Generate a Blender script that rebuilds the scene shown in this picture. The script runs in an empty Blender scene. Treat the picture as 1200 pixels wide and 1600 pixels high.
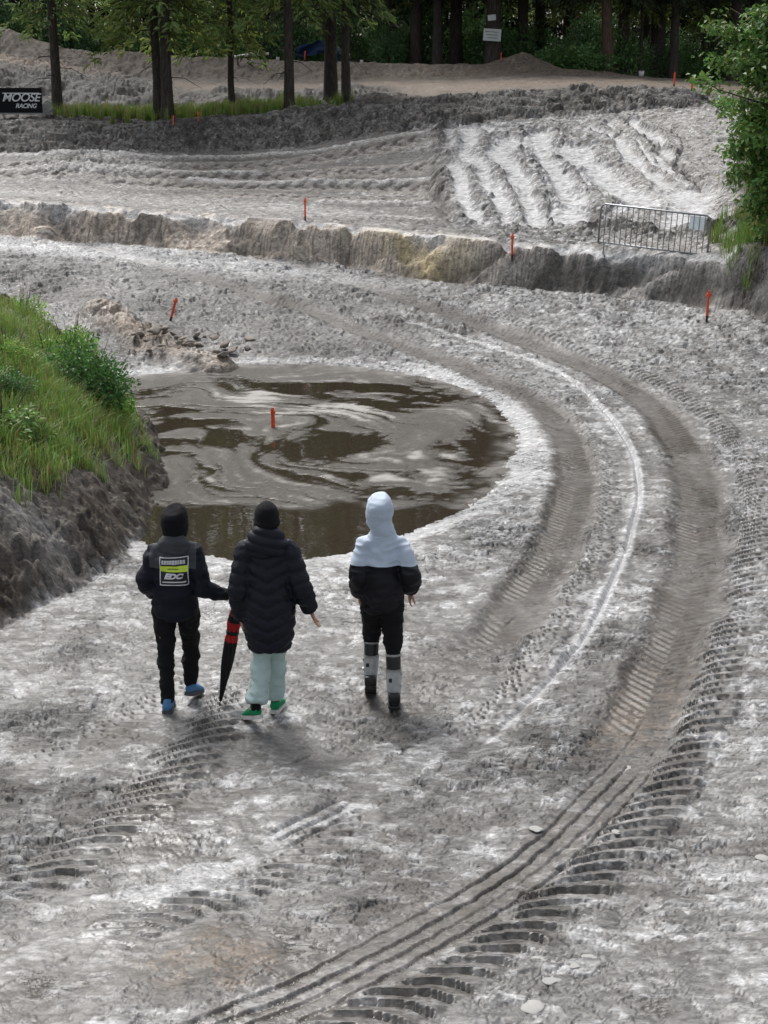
import bpy, bmesh, math, random
import numpy as np
from mathutils import Vector, Matrix
from mathutils.bvhtree import BVHTree

# ------------------------------------------------------------------ camera, world, sun, exposure
scene = bpy.context.scene
COL = scene.collection
CAM_H = 4.4                      # metres above the track
F = 2400.0                       # focal length, in pixels of the 1200x1600 photograph
TH = math.atan(685.0 / F)        # downward pitch
cam_d = bpy.data.cameras.new('camera')
cam = bpy.data.objects.new('camera', cam_d)
COL.objects.link(cam)
cam.location = (0, 0, CAM_H)
cam.rotation_euler = (math.pi / 2 - TH, 0, 0)
cam_d.sensor_fit = 'VERTICAL'
cam_d.sensor_height = 24.0
cam_d.sensor_width = 18.0
cam_d.lens = 36.0
cam_d.clip_start = 0.1
cam_d.clip_end = 2000.0
scene.camera = cam
scene.render.resolution_x, scene.render.resolution_y = 768, 1024

SUN_EL, SUN_AZ = math.radians(54), math.radians(-25)    # azimuth clockwise from +Y
world = bpy.data.worlds.new('World')
scene.world = world
world.use_nodes = True
wn, wl = world.node_tree.nodes, world.node_tree.links
wn.clear()
w_out = wn.new('ShaderNodeOutputWorld')
w_bg = wn.new('ShaderNodeBackground')
w_sky = wn.new('ShaderNodeTexSky')
w_sky.sky_type = 'NISHITA'
w_sky.sun_disc = False
w_sky.sun_elevation = SUN_EL
w_sky.sun_rotation = SUN_AZ
w_sky.dust_density = 4.0
w_sky.air_density = 1.0
w_hsv = wn.new('ShaderNodeHueSaturation')               # cloud cover: the blue is nearly gone
w_hsv.inputs['Saturation'].default_value = 0.35
wl.new(w_sky.outputs['Color'], w_hsv.inputs['Color'])
wl.new(w_hsv.outputs['Color'], w_bg.inputs['Color'])
w_bg.inputs['Strength'].default_value = 0.10
wl.new(w_bg.outputs['Background'], w_out.inputs['Surface'])

sun_d = bpy.data.lights.new('sun', 'SUN')
sun = bpy.data.objects.new('sun', sun_d)
COL.objects.link(sun)
sun_d.energy = 1.5
sun_d.angle = math.radians(22)
sun_d.color = (1.0, 0.985, 0.965)
sv = Vector((math.sin(SUN_AZ) * math.cos(SUN_EL), math.cos(SUN_AZ) * math.cos(SUN_EL), math.sin(SUN_EL)))
sun.rotation_euler = sv.to_track_quat('Z', 'Y').to_euler()

scene.view_settings.view_transform = 'Standard'
scene.view_settings.look = 'None'
scene.view_settings.gamma = 1.0
scene.view_settings.use_curve_mapping = False
scene.view_settings.exposure = 0.88

# ------------------------------------------------------------------ photogrammetry helpers
ST, CT = math.sin(TH), math.cos(TH)

def slope_of(py):
    v = (py - 800.0) / F
    return (ST + v * CT) / (CT - v * ST)         # drop per metre of Y

def s_of(px, py):
    v = (py - 800.0) / F
    return (px - 600.0) / F / (CT - v * ST)      # X per metre of Y

def at_y(px, py, Y):
    return Vector((s_of(px, py) * Y, Y, CAM_H - slope_of(py) * Y))

def at_z(px, py, z=0.0):
    Y = (CAM_H - z) / slope_of(py)
    return Vector((s_of(px, py) * Y, Y, z))

def proj(p):
    x, y, z = p[0], p[1], p[2] - CAM_H
    zc = y * CT - z * ST
    yc = y * ST + z * CT
    return 600 + F * x / zc, 800 - F * yc / zc

# ------------------------------------------------------------------ numpy noise
def _hash(ix, iy, iz, seed):
    h = (ix.astype(np.int64) * 374761393 + iy.astype(np.int64) * 668265263 + iz * 2147483647 + seed * 974634777) & 0x7fffffff
    h = ((h ^ (h >> 13)) * 1274126177) & 0x7fffffff
    return (h ^ (h >> 16)) & 0xffff

_PR = np.random.default_rng(1234)
_PERM = np.concatenate([_PR.permutation(1024)] * 2).astype(np.int32)
_GA = _PR.uniform(0, 2 * math.pi, 1024)
_GX = np.cos(_GA).astype(np.float32); _GY = np.sin(_GA).astype(np.float32)
_H1 = _PR.uniform(0, 1, 1024).astype(np.float32); _H2 = _PR.uniform(0, 1, 1024).astype(np.float32)

def perlin(x, y, seed=0):
    x = np.asarray(x) + (seed * 37.31) % 911; y = np.asarray(y) + (seed * 53.77) % 877
    ix = np.floor(x); iy = np.floor(y)
    fx = (x - ix).astype(np.float32); fy = (y - iy).astype(np.float32)
    ix = ix.astype(np.int32) & 1023; iy = iy.astype(np.int32) & 1023
    ix1 = (ix + 1) & 1023; iy1 = (iy + 1) & 1023
    u = fx * fx * fx * (fx * (fx * 6 - 15) + 10)
    v = fy * fy * fy * (fy * (fy * 6 - 15) + 10)
    a0 = _PERM[ix]; a1 = _PERM[ix1]
    h = _PERM[a0 + iy]; n00 = _GX[h] * fx + _GY[h] * fy
    h = _PERM[a1 + iy]; n10 = _GX[h] * (fx - 1) + _GY[h] * fy
    h = _PERM[a0 + iy1]; n01 = _GX[h] * fx + _GY[h] * (fy - 1)
    h = _PERM[a1 + iy1]; n11 = _GX[h] * (fx - 1) + _GY[h] * (fy - 1)
    a = n00 + u * (n10 - n00)
    b = n01 + u * (n11 - n01)
    return (a + v * (b - a)) * np.float32(1.5)

def fbm(x, y, octs=4, seed=0, gain=0.5, lac=2.03):
    t = 0; a = 1.0; f = 1.0
    for o in range(octs):
        t = t + a * perlin(x * f + 13.7 * o, y * f - 7.1 * o, seed + o)
        a *= gain; f *= lac
    return t

def ridged(x, y, octs=3, seed=0, gain=0.5):
    t = 0; a = 1.0; f = 1.0
    for o in range(octs):
        t = t + a * (1 - 2.2 * np.abs(perlin(x * f + 5.3 * o, y * f + 9.1 * o, seed + o)))
        a *= gain; f *= 2.1
    return t

def cells(x, y, seed=0):
    """Worley F1, F2 and an id per cell"""
    x = np.asarray(x) + (seed * 37.31) % 911; y = np.asarray(y) + (seed * 53.77) % 877
    ix = np.floor(x); iy = np.floor(y)
    fx = (x - ix).astype(np.float32); fy = (y - iy).astype(np.float32)
    ix = ix.astype(np.int32); iy = iy.astype(np.int32)
    f1 = np.full(x.shape, 9.0, np.float32); f2 = np.full(x.shape, 9.0, np.float32); idc = np.zeros(x.shape, np.float32)
    for dx in (-1, 0, 1):
        pa = _PERM[(ix + dx) & 1023]
        for dy in (-1, 0, 1):
            h = _PERM[pa + ((iy + dy) & 1023)]
            hx = _H1[h]; hy = _H2[h]
            d = np.sqrt((dx + hx - fx) ** 2 + (dy + hy - fy) ** 2)
            near = d < f1
            f2 = np.where(near, f1, np.minimum(f2, d))
            idc = np.where(near, hx, idc)
            f1 = np.where(near, d, f1)
    return f1, f2, idc

def vnoise3(p, seed=0):
    """value noise on an (n,3) array"""
    i = np.floor(p); f = p - i; f = f * f * (3 - 2 * f)
    r = 0
    for dx in (0, 1):
        for dy in (0, 1):
            for dz in (0, 1):
                h = (_hash(i[:, 0] + dx, i[:, 1] + dy, (i[:, 2] + dz).astype(np.int64), seed) / 32768.0) - 1
                w = (f[:, 0] if dx else 1 - f[:, 0]) * (f[:, 1] if dy else 1 - f[:, 1]) * (f[:, 2] if dz else 1 - f[:, 2])
                r = r + w * h
    return r

def sstep(a, b, x):
    t = np.clip((x - a) / (b - a), 0, 1)
    return t * t * (3 - 2 * t)

# ------------------------------------------------------------------ object helpers
def tag(o, label=None, cat=None, group=None, kind=None):
    if label: o['label'] = label
    if cat: o['category'] = cat
    if group: o['group'] = group
    if kind: o['kind'] = kind
    return o

def link(name, me, mat=None, parent=None):
    o = bpy.data.objects.new(name, me)
    COL.objects.link(o)
    if mat is not None and me is not None:
        me.materials.clear(); me.materials.append(mat)
    if parent is not None: o.parent = parent
    return o

def empty(name, loc=(0, 0, 0), rz=0.0):
    o = bpy.data.objects.new(name, None)
    o.empty_display_size = 0.2
    COL.objects.link(o)
    o.location = loc
    o.rotation_euler = (0, 0, rz)
    return o

def copy_tree(o, parent=None):
    c = o.copy(); COL.objects.link(c); c.parent = parent
    for ch in list(o.children): copy_tree(ch, c)
    return c

def mesh_np(name, V, faces_flat, nper, smooth=True):
    """fast mesh from arrays; nper vertices for every face"""
    me = bpy.data.meshes.new(name)
    V = np.ascontiguousarray(V, np.float32)
    fl = np.ascontiguousarray(faces_flat, np.int32).ravel()
    nf = len(fl) // nper
    me.vertices.add(len(V)); me.vertices.foreach_set('co', V.ravel())
    me.loops.add(len(fl)); me.loops.foreach_set('vertex_index', fl)
    me.polygons.add(nf)
    me.polygons.foreach_set('loop_start', np.arange(nf, dtype=np.int32) * nper)
    me.polygons.foreach_set('loop_total', np.full(nf, nper, np.int32))
    if smooth: me.polygons.foreach_set('use_smooth', np.ones(nf, bool))
    me.update(calc_edges=True)
    return me

def col_attr(me, name, rgb):
    a = me.color_attributes.new(name, 'FLOAT_COLOR', 'POINT')
    c = np.ones((len(rgb), 4), np.float32); c[:, :3] = rgb
    a.data.foreach_set('color', c.ravel())

def float_attr(me, name, v):
    a = me.attributes.new(name, 'FLOAT', 'POINT')
    a.data.foreach_set('value', np.ascontiguousarray(v, np.float32))

def bm_mesh(name, bm, smooth=False):
    me = bpy.data.meshes.new(name)
    bm.normal_update()
    bm.to_mesh(me); bm.free()
    if smooth: me.polygons.foreach_set('use_smooth', np.ones(len(me.polygons), bool))
    return me

def add_box(bm, c, size, rot=None, bevel=0.0):
    m = Matrix.Translation(Vector(c))
    if rot is not None: m = m @ rot.to_4x4()
    m = m @ Matrix.Diagonal((size[0], size[1], size[2], 1))
    r = bmesh.ops.create_cube(bm, size=1.0, matrix=m)
    if bevel > 0:
        es = list({e for v in r['verts'] for e in v.link_edges})
        bmesh.ops.bevel(bm, geom=es, offset=bevel, segments=2, profile=0.5, affect='EDGES')

def frame_of(t, ref):
    t = t.normalized()
    s = ref - t * ref.dot(t)
    if s.length < 1e-4: s = Vector((0, 1, 0)) - t * t.y
    s.normalize()
    return s, t.cross(s).normalized()

def loft(bm, pts, radii, n=12, ref=Vector((1, 0, 0)), cap=True):
    """tube through pts; radii are (a, b): a along ref, b across it"""
    pts = [Vector(p) for p in pts]
    rings = []
    for i, p in enumerate(pts):
        t = pts[min(i + 1, len(pts) - 1)] - pts[max(i - 1, 0)]
        s, o = frame_of(t, ref)
        r = radii[i]
        a, b = (r, r) if not isinstance(r, (tuple, list)) else r
        rings.append([bm.verts.new(p + s * (a * math.cos(k * 2 * math.pi / n)) + o * (b * math.sin(k * 2 * math.pi / n))) for k in range(n)])
    for i in range(len(rings) - 1):
        for k in range(n):
            bm.faces.new((rings[i][k], rings[i][(k + 1) % n], rings[i + 1][(k + 1) % n], rings[i + 1][k]))
    if cap:
        bm.faces.new(list(reversed(rings[0]))); bm.faces.new(rings[-1])

def tube_mesh(name, pts, r, n=8):
    bm = bmesh.new()
    loft(bm, pts, [r] * len(pts) if not isinstance(r, list) else r, n)
    return bm_mesh(name, bm, True)

def catmull(P, step):
    P = [np.array(p, float) for p in P]
    out = []
    for i in range(len(P) - 1):
        p0 = P[i - 1] if i > 0 else 2 * P[0] - P[1]
        p1, p2 = P[i], P[i + 1]
        p3 = P[i + 2] if i + 2 < len(P) else 2 * P[-1] - P[-2]
        n = max(1, int(np.linalg.norm(p2 - p1) / step))
        for k in range(n):
            t = k / n
            out.append(0.5 * ((2 * p1) + (-p0 + p2) * t + (2 * p0 - 5 * p1 + 4 * p2 - p3) * t * t + (-p0 + 3 * p1 - 3 * p2 + p3) * t ** 3))
    out.append(P[-1])
    return np.array(out)

# ------------------------------------------------------------------ materials
def new_mat(name):
    m = bpy.data.materials.new(name)
    m.use_nodes = True
    nt = m.node_tree
    return m, nt.nodes, nt.links, nt.nodes['Principled BSDF']

def nd(nodes, kind, **kw):
    n = nodes.new(kind)
    for k, v in kw.items():
        if k in n.inputs: n.inputs[k].default_value = v
        else: setattr(n, k, v)
    return n

def mat_simple(name, rgb, rough=0.6, metal=0.0, spec=0.5, nscale=30.0, namt=0.25, bump=0.15, bscale=None, coords='Object'):
    """plain material with uneven colour, gloss and a fine relief"""
    m, N, L, b = new_mat(name)
    tc = N.new('ShaderNodeTexCoord')
    n1 = nd(N, 'ShaderNodeTexNoise', Scale=nscale, Detail=5.0, Roughness=0.6)
    L.new(tc.outputs[coords], n1.inputs['Vector'])
    mr = nd(N, 'ShaderNodeMapRange')
    mr.inputs['From Min'].default_value = 0.25; mr.inputs['From Max'].default_value = 0.75
    mr.inputs['To Min'].default_value = 1 - namt; mr.inputs['To Max'].default_value = 1 + namt
    L.new(n1.outputs['Fac'], mr.inputs['Value'])
    mx = nd(N, 'ShaderNodeVectorMath', operation='SCALE')
    mx.inputs[0].default_value = rgb[:3]
    L.new(mr.outputs['Result'], mx.inputs['Scale'])
    L.new(mx.outputs['Vector'], b.inputs['Base Color'])
    b.inputs['Metallic'].default_value = metal
    b.inputs['Specular IOR Level'].default_value = spec
    mr2 = nd(N, 'ShaderNodeMapRange')
    mr2.inputs['To Min'].default_value = max(0.02, rough - 0.12); mr2.inputs['To Max'].default_value = min(1, rough + 0.12)
    L.new(n1.outputs['Fac'], mr2.inputs['Value'])
    L.new(mr2.outputs['Result'], b.inputs['Roughness'])
    if bump > 0:
        n2 = nd(N, 'ShaderNodeTexNoise', Scale=bscale or nscale * 4, Detail=4.0)
        L.new(tc.outputs[coords], n2.inputs['Vector'])
        bp = nd(N, 'ShaderNodeBump', Strength=bump, Distance=0.01)
        L.new(n2.outputs['Fac'], bp.inputs['Height'])
        L.new(bp.outputs['Normal'], b.inputs['Normal'])
    return m

def mat_ground():
    m, N, L, b = new_mat('wet_soil')
    ac = nd(N, 'ShaderNodeVertexColor', layer_name='soil')
    aw = nd(N, 'ShaderNodeAttribute', attribute_name='wet')
    ach = nd(N, 'ShaderNodeAttribute', attribute_name='churn')
    geo = N.new('ShaderNodeNewGeometry')
    mp = N.new('ShaderNodeMapping')
    L.new(geo.outputs['Position'], mp.inputs['Vector'])
    # grit; flecks of pale silt and painted glints, dark mud and painted crevice shade
    mp.inputs['Scale'].default_value = (0.85, 1.75, 1.0)
    n1 = nd(N, 'ShaderNodeTexNoise', Scale=34.0, Detail=5.0, Roughness=0.66)
    L.new(mp.outputs['Vector'], n1.inputs['Vector'])
    n3 = nd(N, 'ShaderNodeTexNoise', Scale=11.0, Detail=6.0, Roughness=0.72, Distortion=0.6)
    L.new(mp.outputs['Vector'], n3.inputs['Vector'])
    r1 = nd(N, 'ShaderNodeMapRange'); r1.inputs['From Min'].default_value = 0.36; r1.inputs['From Max'].default_value = 0.64
    r1.inputs['To Min'].default_value = 0.74; r1.inputs['To Max'].default_value = 1.26
    L.new(n1.outputs['Fac'], r1.inputs['Value'])
    rp = N.new('ShaderNodeValToRGB')
    e = rp.color_ramp.elements
    e[0].position = 0.40; e[0].color = (0.16, 0.15, 0.14, 1)
    e[1].position = 0.64; e[1].color = (1.95, 1.97, 2.0, 1)
    x = e.new(0.47); x.color = (0.74, 0.74, 0.74, 1)
    x = e.new(0.58); x.color = (1.10, 1.10, 1.10, 1)
    L.new(n3.outputs['Fac'], rp.inputs['Fac'])
    fm = nd(N, 'ShaderNodeMix', data_type='FLOAT'); fm.inputs['A'].default_value = 1.0
    fa = nd(N, 'ShaderNodeMapRange'); fa.inputs['To Min'].default_value = 0.55; fa.inputs['To Max'].default_value = 1.0
    L.new(ach.outputs['Fac'], fa.inputs['Value'])
    L.new(fa.outputs['Result'], fm.inputs['Factor']); L.new(rp.outputs['Color'], fm.inputs['B'])
    mu = nd(N, 'ShaderNodeMath', operation='MULTIPLY')
    L.new(r1.outputs['Result'], mu.inputs[0]); L.new(fm.outputs['Result'], mu.inputs[1])
    sc = nd(N, 'ShaderNodeVectorMath', operation='SCALE')
    L.new(ac.outputs['Color'], sc.inputs[0]); L.new(mu.outputs['Value'], sc.inputs['Scale'])
    L.new(sc.outputs['Vector'], b.inputs['Base Color'])
    # wet film: gloss comes in patches
    n4 = nd(N, 'ShaderNodeTexNoise', Scale=9.0, Detail=5.0, Roughness=0.6)
    L.new(mp.outputs['Vector'], n4.inputs['Vector'])
    ro = nd(N, 'ShaderNodeMapRange'); ro.inputs['From Min'].default_value = 0.35; ro.inputs['From Max'].default_value = 0.65
    ro.inputs['To Min'].default_value = 0.16; ro.inputs['To Max'].default_value = 0.45
    L.new(n4.outputs['Fac'], ro.inputs['Value'])
    mixr = nd(N, 'ShaderNodeMix', data_type='FLOAT')
    mixr.inputs['A'].default_value = 0.85
    L.new(aw.outputs['Fac'], mixr.inputs['Factor'])
    L.new(ro.outputs['Result'], mixr.inputs['B'])
    L.new(mixr.outputs['Result'], b.inputs['Roughness'])
    b.inputs['Specular IOR Level'].default_value = 0.5
    b1 = nd(N, 'ShaderNodeBump', Strength=0.8, Distance=0.016)
    L.new(n1.outputs['Fac'], b1.inputs['Height']); L.new(ach.outputs['Fac'], b1.inputs['Strength'])
    b2 = nd(N, 'ShaderNodeBump', Strength=0.9, Distance=0.035)
    L.new(n3.outputs['Fac'], b2.inputs['Height']); L.new(ach.outputs['Fac'], b2.inputs['Strength'])
    L.new(b1.outputs['Normal'], b2.inputs['Normal'])
    # thin torn cracks
    wv = nd(N, 'ShaderNodeVectorMath', operation='MULTIPLY_ADD')
    wv.inputs[1].default_value = (0.5, 0.5, 0.0)
    L.new(n4.outputs['Color'], wv.inputs[0]); L.new(mp.outputs['Vector'], wv.inputs[2])
    vo = nd(N, 'ShaderNodeTexVoronoi', Scale=5.0); vo.feature = 'DISTANCE_TO_EDGE'
    vm = nd(N, 'ShaderNodeVectorMath', operation='MULTIPLY'); vm.inputs[1].default_value = (0.75, 1.7, 0.0)
    L.new(wv.outputs['Vector'], vm.inputs[0]); L.new(vm.outputs['Vector'], vo.inputs['Vector'])
    vr = nd(N, 'ShaderNodeMapRange'); vr.inputs['From Max'].default_value = 0.055
    L.new(vo.outputs['Distance'], vr.inputs['Value'])
    nm = nd(N, 'ShaderNodeTexNoise', Scale=2.6, Detail=3.0)
    L.new(geo.outputs['Position'], nm.inputs['Vector'])
    nr = nd(N, 'ShaderNodeMapRange'); nr.inputs['From Min'].default_value = 0.50; nr.inputs['From Max'].default_value = 0.68; nr.inputs['To Max'].default_value = 0.6
    L.new(nm.outputs['Fac'], nr.inputs['Value'])
    b3 = nd(N, 'ShaderNodeBump', Distance=0.018)
    L.new(nr.outputs['Result'], b3.inputs['Strength'])
    L.new(vr.outputs['Result'], b3.inputs['Height']); L.new(b2.outputs['Normal'], b3.inputs['Normal'])
    L.new(b3.outputs['Normal'], b.inputs['Normal'])
    return m

def mat_water():
    m, N, L, b = new_mat('muddy_water')
    a = nd(N, 'ShaderNodeAttribute', attribute_name='scum')
    f = nd(N, 'ShaderNodeAttribute', attribute_name='foam')
    geo = N.new('ShaderNodeNewGeometry')
    n1 = nd(N, 'ShaderNodeTexNoise', Scale=16.0, Detail=7.0, Roughness=0.75, Distortion=0.8)
    L.new(geo.outputs['Position'], n1.inputs['Vector'])
    n2 = nd(N, 'ShaderNodeTexVoronoi', Scale=22.0)
    L.new(geo.outputs['Position'], n2.inputs['Vector'])
    tn = nd(N, 'ShaderNodeAttribute', attribute_name='tone')
    ad = nd(N, 'ShaderNodeMath', operation='ADD'); L.new(n1.outputs['Fac'], ad.inputs[0]); L.new(tn.outputs['Fac'], ad.inputs[1])
    cr = N.new('ShaderNodeValToRGB')
    cr.color_ramp.elements[0].position = 0.34; cr.color_ramp.elements[0].color = (0.040, 0.032, 0.022, 1)
    cr.color_ramp.elements[1].position = 0.86; cr.color_ramp.elements[1].color = (0.20, 0.188, 0.165, 1)
    x = cr.color_ramp.elements.new(0.58); x.color = (0.066, 0.058, 0.046, 1)
    L.new(ad.outputs['Value'], cr.inputs['Fac'])
    m1 = nd(N, 'ShaderNodeMix', data_type='RGBA')
    m1.inputs['A'].default_value = (0.034, 0.027, 0.019, 1)
    L.new(a.outputs['Fac'], m1.inputs['Factor'])
    L.new(cr.outputs['Color'], m1.inputs['B'])
    m2 = nd(N, 'ShaderNodeMix', data_type='RGBA')
    L.new(f.outputs['Fac'], m2.inputs['Factor'])
    L.new(m1.outputs['Result'], m2.inputs['A'])
    m2.inputs['B'].default_value = (0.42, 0.40, 0.37, 1)
    L.new(m2.outputs['Result'], b.inputs['Base Color'])
    mr = nd(N, 'ShaderNodeMapRange'); mr.inputs['To Min'].default_value = 0.03; mr.inputs['To Max'].default_value = 0.5
    L.new(a.outputs['Fac'], mr.inputs['Value']); L.new(mr.outputs['Result'], b.inputs['Roughness'])
    b.inputs['IOR'].default_value = 1.33
    bs = nd(N, 'ShaderNodeMath', operation='MULTIPLY')
    L.new(n1.outputs['Fac'], bs.inputs[0]); L.new(a.outputs['Fac'], bs.inputs[1])
    bp = nd(N, 'ShaderNodeBump', Strength=0.7, Distance=0.03)
    L.new(bs.outputs['Value'], bp.inputs['Height'])
    # faint ripples on the open water
    n3 = nd(N, 'ShaderNodeTexNoise', Scale=5.0, Detail=2.0)
    L.new(geo.outputs['Position'], n3.inputs['Vector'])
    bp2 = nd(N, 'ShaderNodeBump', Strength=0.06, Distance=0.02)
    L.new(n3.outputs['Fac'], bp2.inputs['Height'])
    L.new(bp.outputs['Normal'], bp2.inputs['Normal'])
    L.new(bp2.outputs['Normal'], b.inputs['Normal'])
    return m

def mat_leaf(name, trans=0.35, rough=0.45):
    m, N, L, b = new_mat(name)
    ac = nd(N, 'ShaderNodeVertexColor', layer_name='leaf')
    L.new(ac.outputs['Color'], b.inputs['Base Color'])
    b.inputs['Roughness'].default_value = rough
    b.inputs['Specular IOR Level'].default_value = 0.4
    tr = N.new('ShaderNodeBsdfTranslucent')
    L.new(ac.outputs['Color'], tr.inputs['Color'])
    mx = N.new('ShaderNodeMixShader'); mx.inputs['Fac'].default_value = trans
    out = N['Material Output']
    L.new(b.outputs['BSDF'], mx.inputs[1]); L.new(tr.outputs['BSDF'], mx.inputs[2])
    L.new(mx.outputs['Shader'], out.inputs['Surface'])
    return m

def mat_bark(name, c1, c2):
    m, N, L, b = new_mat(name)
    tc = N.new('ShaderNodeTexCoord')
    mp = N.new('ShaderNodeMapping'); mp.inputs['Scale'].default_value = (1, 1, 0.16)
    L.new(tc.outputs['Object'], mp.inputs['Vector'])
    n1 = nd(N, 'ShaderNodeTexNoise', Scale=22.0, Detail=6.0, Roughness=0.65)
    L.new(mp.outputs['Vector'], n1.inputs['Vector'])
    cr = N.new('ShaderNodeValToRGB')
    cr.color_ramp.elements[0].position = 0.35; cr.color_ramp.elements[0].color = (*c1, 1)
    cr.color_ramp.elements[1].position = 0.68; cr.color_ramp.elements[1].color = (*c2, 1)
    L.new(n1.outputs['Fac'], cr.inputs['Fac']); L.new(cr.outputs['Color'], b.inputs['Base Color'])
    b.inputs['Roughness'].default_value = 0.9
    bp = nd(N, 'ShaderNodeBump', Strength=0.9, Distance=0.03)
    L.new(n1.outputs['Fac'], bp.inputs['Height']); L.new(bp.outputs['Normal'], b.inputs['Normal'])
    return m

M_GROUND = mat_ground()
M_WATER = mat_water()
M_LEAF = mat_leaf('leaf')
M_NEEDLE = mat_leaf('needle', 0.35, 0.6)
M_BARK = mat_bark('spruce_bark', (0.022, 0.017, 0.013), (0.085, 0.068, 0.055))
M_BARK_PINE = mat_bark('pine_bark', (0.05, 0.03, 0.02), (0.17, 0.11, 0.075))
M_TWIG = mat_simple('twig_bark', (0.06, 0.045, 0.03), 0.85)

# ------------------------------------------------------------------ terrain
def knots(lst):
    """(px, py, Y) -> arrays s, Y, z sorted by s"""
    r = []
    for px, py, Y in lst:
        p = at_y(px, py, Y)
        r.append((p.x / p.y, Y, p.z))
    r.sort()
    return np.array(r).T

def flat_line(Y, zs):
    return np.array([(s, Y, z) for s, z in zs]).T

toe_l = [(0, 366, 33.2), (120, 376, 32.8), (240, 386, 32.3), (360, 396, 31.8), (477, 408, 31.2), (600, 426, 30.4), (700, 441, 29.6), (800, 449, 29.0), (950, 461, 28.1), (1080, 476, 27.1), (1160, 490, 26.2), (1230, 515, 25.0)]
crest_l = [(0, 311, 33.8), (100, 318, 33.4), (240, 330, 32.9), (400, 342, 32.2), (480, 348, 31.8), (560, 356, 31.3), (650, 364, 30.6), (750, 374, 29.9), (850, 387, 29.2), (940, 391, 28.7), (1050, 395, 28.0), (1110, 397, 27.6), (1160, 400, 27.0), (1230, 405, 26.0)]
LINES = [
    flat_line(-30.0, [(-1, 0), (1, 0)]),
    flat_line(19.0, [(-1, 0.0), (0.15, 0.0), (0.24, 0.02), (0.4, 0.15)]),
    flat_line(24.5, [(-1, 0.12), (-0.1, 0.06), (0.1, 0.05), (0.2, 0.12), (0.27, 0.22), (0.4, 0.4)]),
    knots(toe_l),
    knots(crest_l),
    knots([(0, 287, 39), (300, 294, 39), (600, 302, 38), (670, 312, 37), (712, 352, 32.5), (800, 360, 31.6), (900, 368, 30.8), (1000, 376, 30.0), (1110, 376, 29.4), (1200, 372, 28.4)]),
    knots([(0, 240, 43.5), (200, 238, 43.5), (450, 232, 43.5), (600, 206, 43.5), (690, 196, 43.5), (750, 192, 43.5), (850, 184, 44), (1000, 173, 44.4), (1100, 167, 44.5), (1200, 166, 44.5)]),
    knots([(0, 192, 45.0), (100, 192, 45), (210, 200, 45), (300, 190, 45), (400, 182, 45), (450, 171, 45), (520, 166, 45), (600, 165, 45), (650, 158, 45), (700, 150, 45), (800, 143, 45.4), (900, 140, 45.7), (1000, 138, 45.8), (1070, 141, 45.8), (1110, 158, 45.8), (1200, 162, 45.8)]),
    knots([(0, 187, 47.6), (100, 183, 47.6), (250, 191, 47.6), (350, 186, 47.6), (450, 180, 47.6), (550, 171, 47.6), (640, 166, 47.6), (700, 156, 47.6), (800, 148, 47.6), (1000, 142, 47.6), (1200, 162, 47.6)]),
    knots([(0, 172, 52), (100, 175, 52), (200, 174, 52), (330, 168, 52), (450, 164, 52), (540, 158, 52), (620, 154, 52), (700, 146, 52), (800, 140, 52), (900, 136, 52), (1000, 134, 52), (1100, 140, 52), (1200, 148, 52)]),
    knots([(0, 103, 57), (100, 116, 57), (200, 128, 57), (300, 140, 57), (400, 140, 57), (500, 138, 57), (600, 134, 57), (700, 131, 57), (800, 127, 57), (900, 125, 57), (1000, 126, 57), (1100, 132, 57), (1200, 138, 57)]),
    knots([(0, 84, 62), (40, 88, 62), (100, 101, 62), (150, 108, 62), (200, 116, 62), (300, 122, 62), (400, 125, 62), (500, 126, 62), (700, 121, 62), (800, 117, 62), (900, 115, 62), (1000, 122, 62), (1100, 129, 62), (1200, 132, 62)]),
    knots([(-40, 30, 63.5), (0, 42, 63.5), (30, 52, 63.5), (60, 62, 63.5), (100, 74, 63.5), (150, 84, 63.5), (180, 78, 63.5), (250, 86, 63.5), (330, 90, 63.5), (450, 95, 63.5), (540, 97, 63.5), (650, 100, 63.5), (750, 101, 63.5), (775, 94, 63.5), (815, 80, 63.5), (845, 92, 63.5), (875, 107, 63.5), (950, 114, 63.5), (1000, 121, 63.5), (1100, 127, 63.5), (1200, 130, 63.5)]),
    knots([(0, 52, 67), (100, 84, 67), (250, 92, 67), (450, 101, 67), (650, 106, 67), (815, 106, 67), (950, 116, 67), (1100, 126, 67), (1200, 128, 67)]),
    flat_line(120.0, [(-0.3, 7.5), (-0.1, 5.2), (0.1, 4.6), (0.3, 4.4)]),
    flat_line(900.0, [(-0.3, 7.5), (0.3, 4.4)]),
]

def wpath(pix, z=0.0, step=0.22):
    return catmull([(lambda p: (p.x, p.y))(at_z(x, y, z)) for x, y in pix], step)

RUT_IN = wpath([(735, 1045), (775, 985), (815, 930), (870, 850), (902, 760), (893, 690), (850, 636), (780, 598), (690, 563), (600, 540), (480, 512), (350, 488), (200, 462), (50, 440), (-100, 425)], 0.03)
RUT_OUT = wpath([(890, 1240), (975, 1150), (1038, 1040), (1073, 930), (1092, 830), (1087, 740), (1045, 655), (965, 597), (870, 555), (740, 521), (600, 492), (450, 464), (300, 442), (150, 424), (0, 410)], 0.05)
LUG_OUT = wpath([(330, 1690), (480, 1625), (640, 1560), (780, 1485), (880, 1410), (965, 1325), (1035, 1240), (1088, 1150), (1128, 1060), (1158, 960), (1176, 860), (1180, 770), (1156, 705), (1100, 645), (1015, 597), (900, 553), (760, 512)], 0.02)
LUG_IN = wpath([(700, 1180), (790, 1090), (850, 1000), (900, 920), (940, 830), (950, 760), (938, 700), (900, 650), (835, 605), (740, 568), (640, 540)], 0.02)
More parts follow.
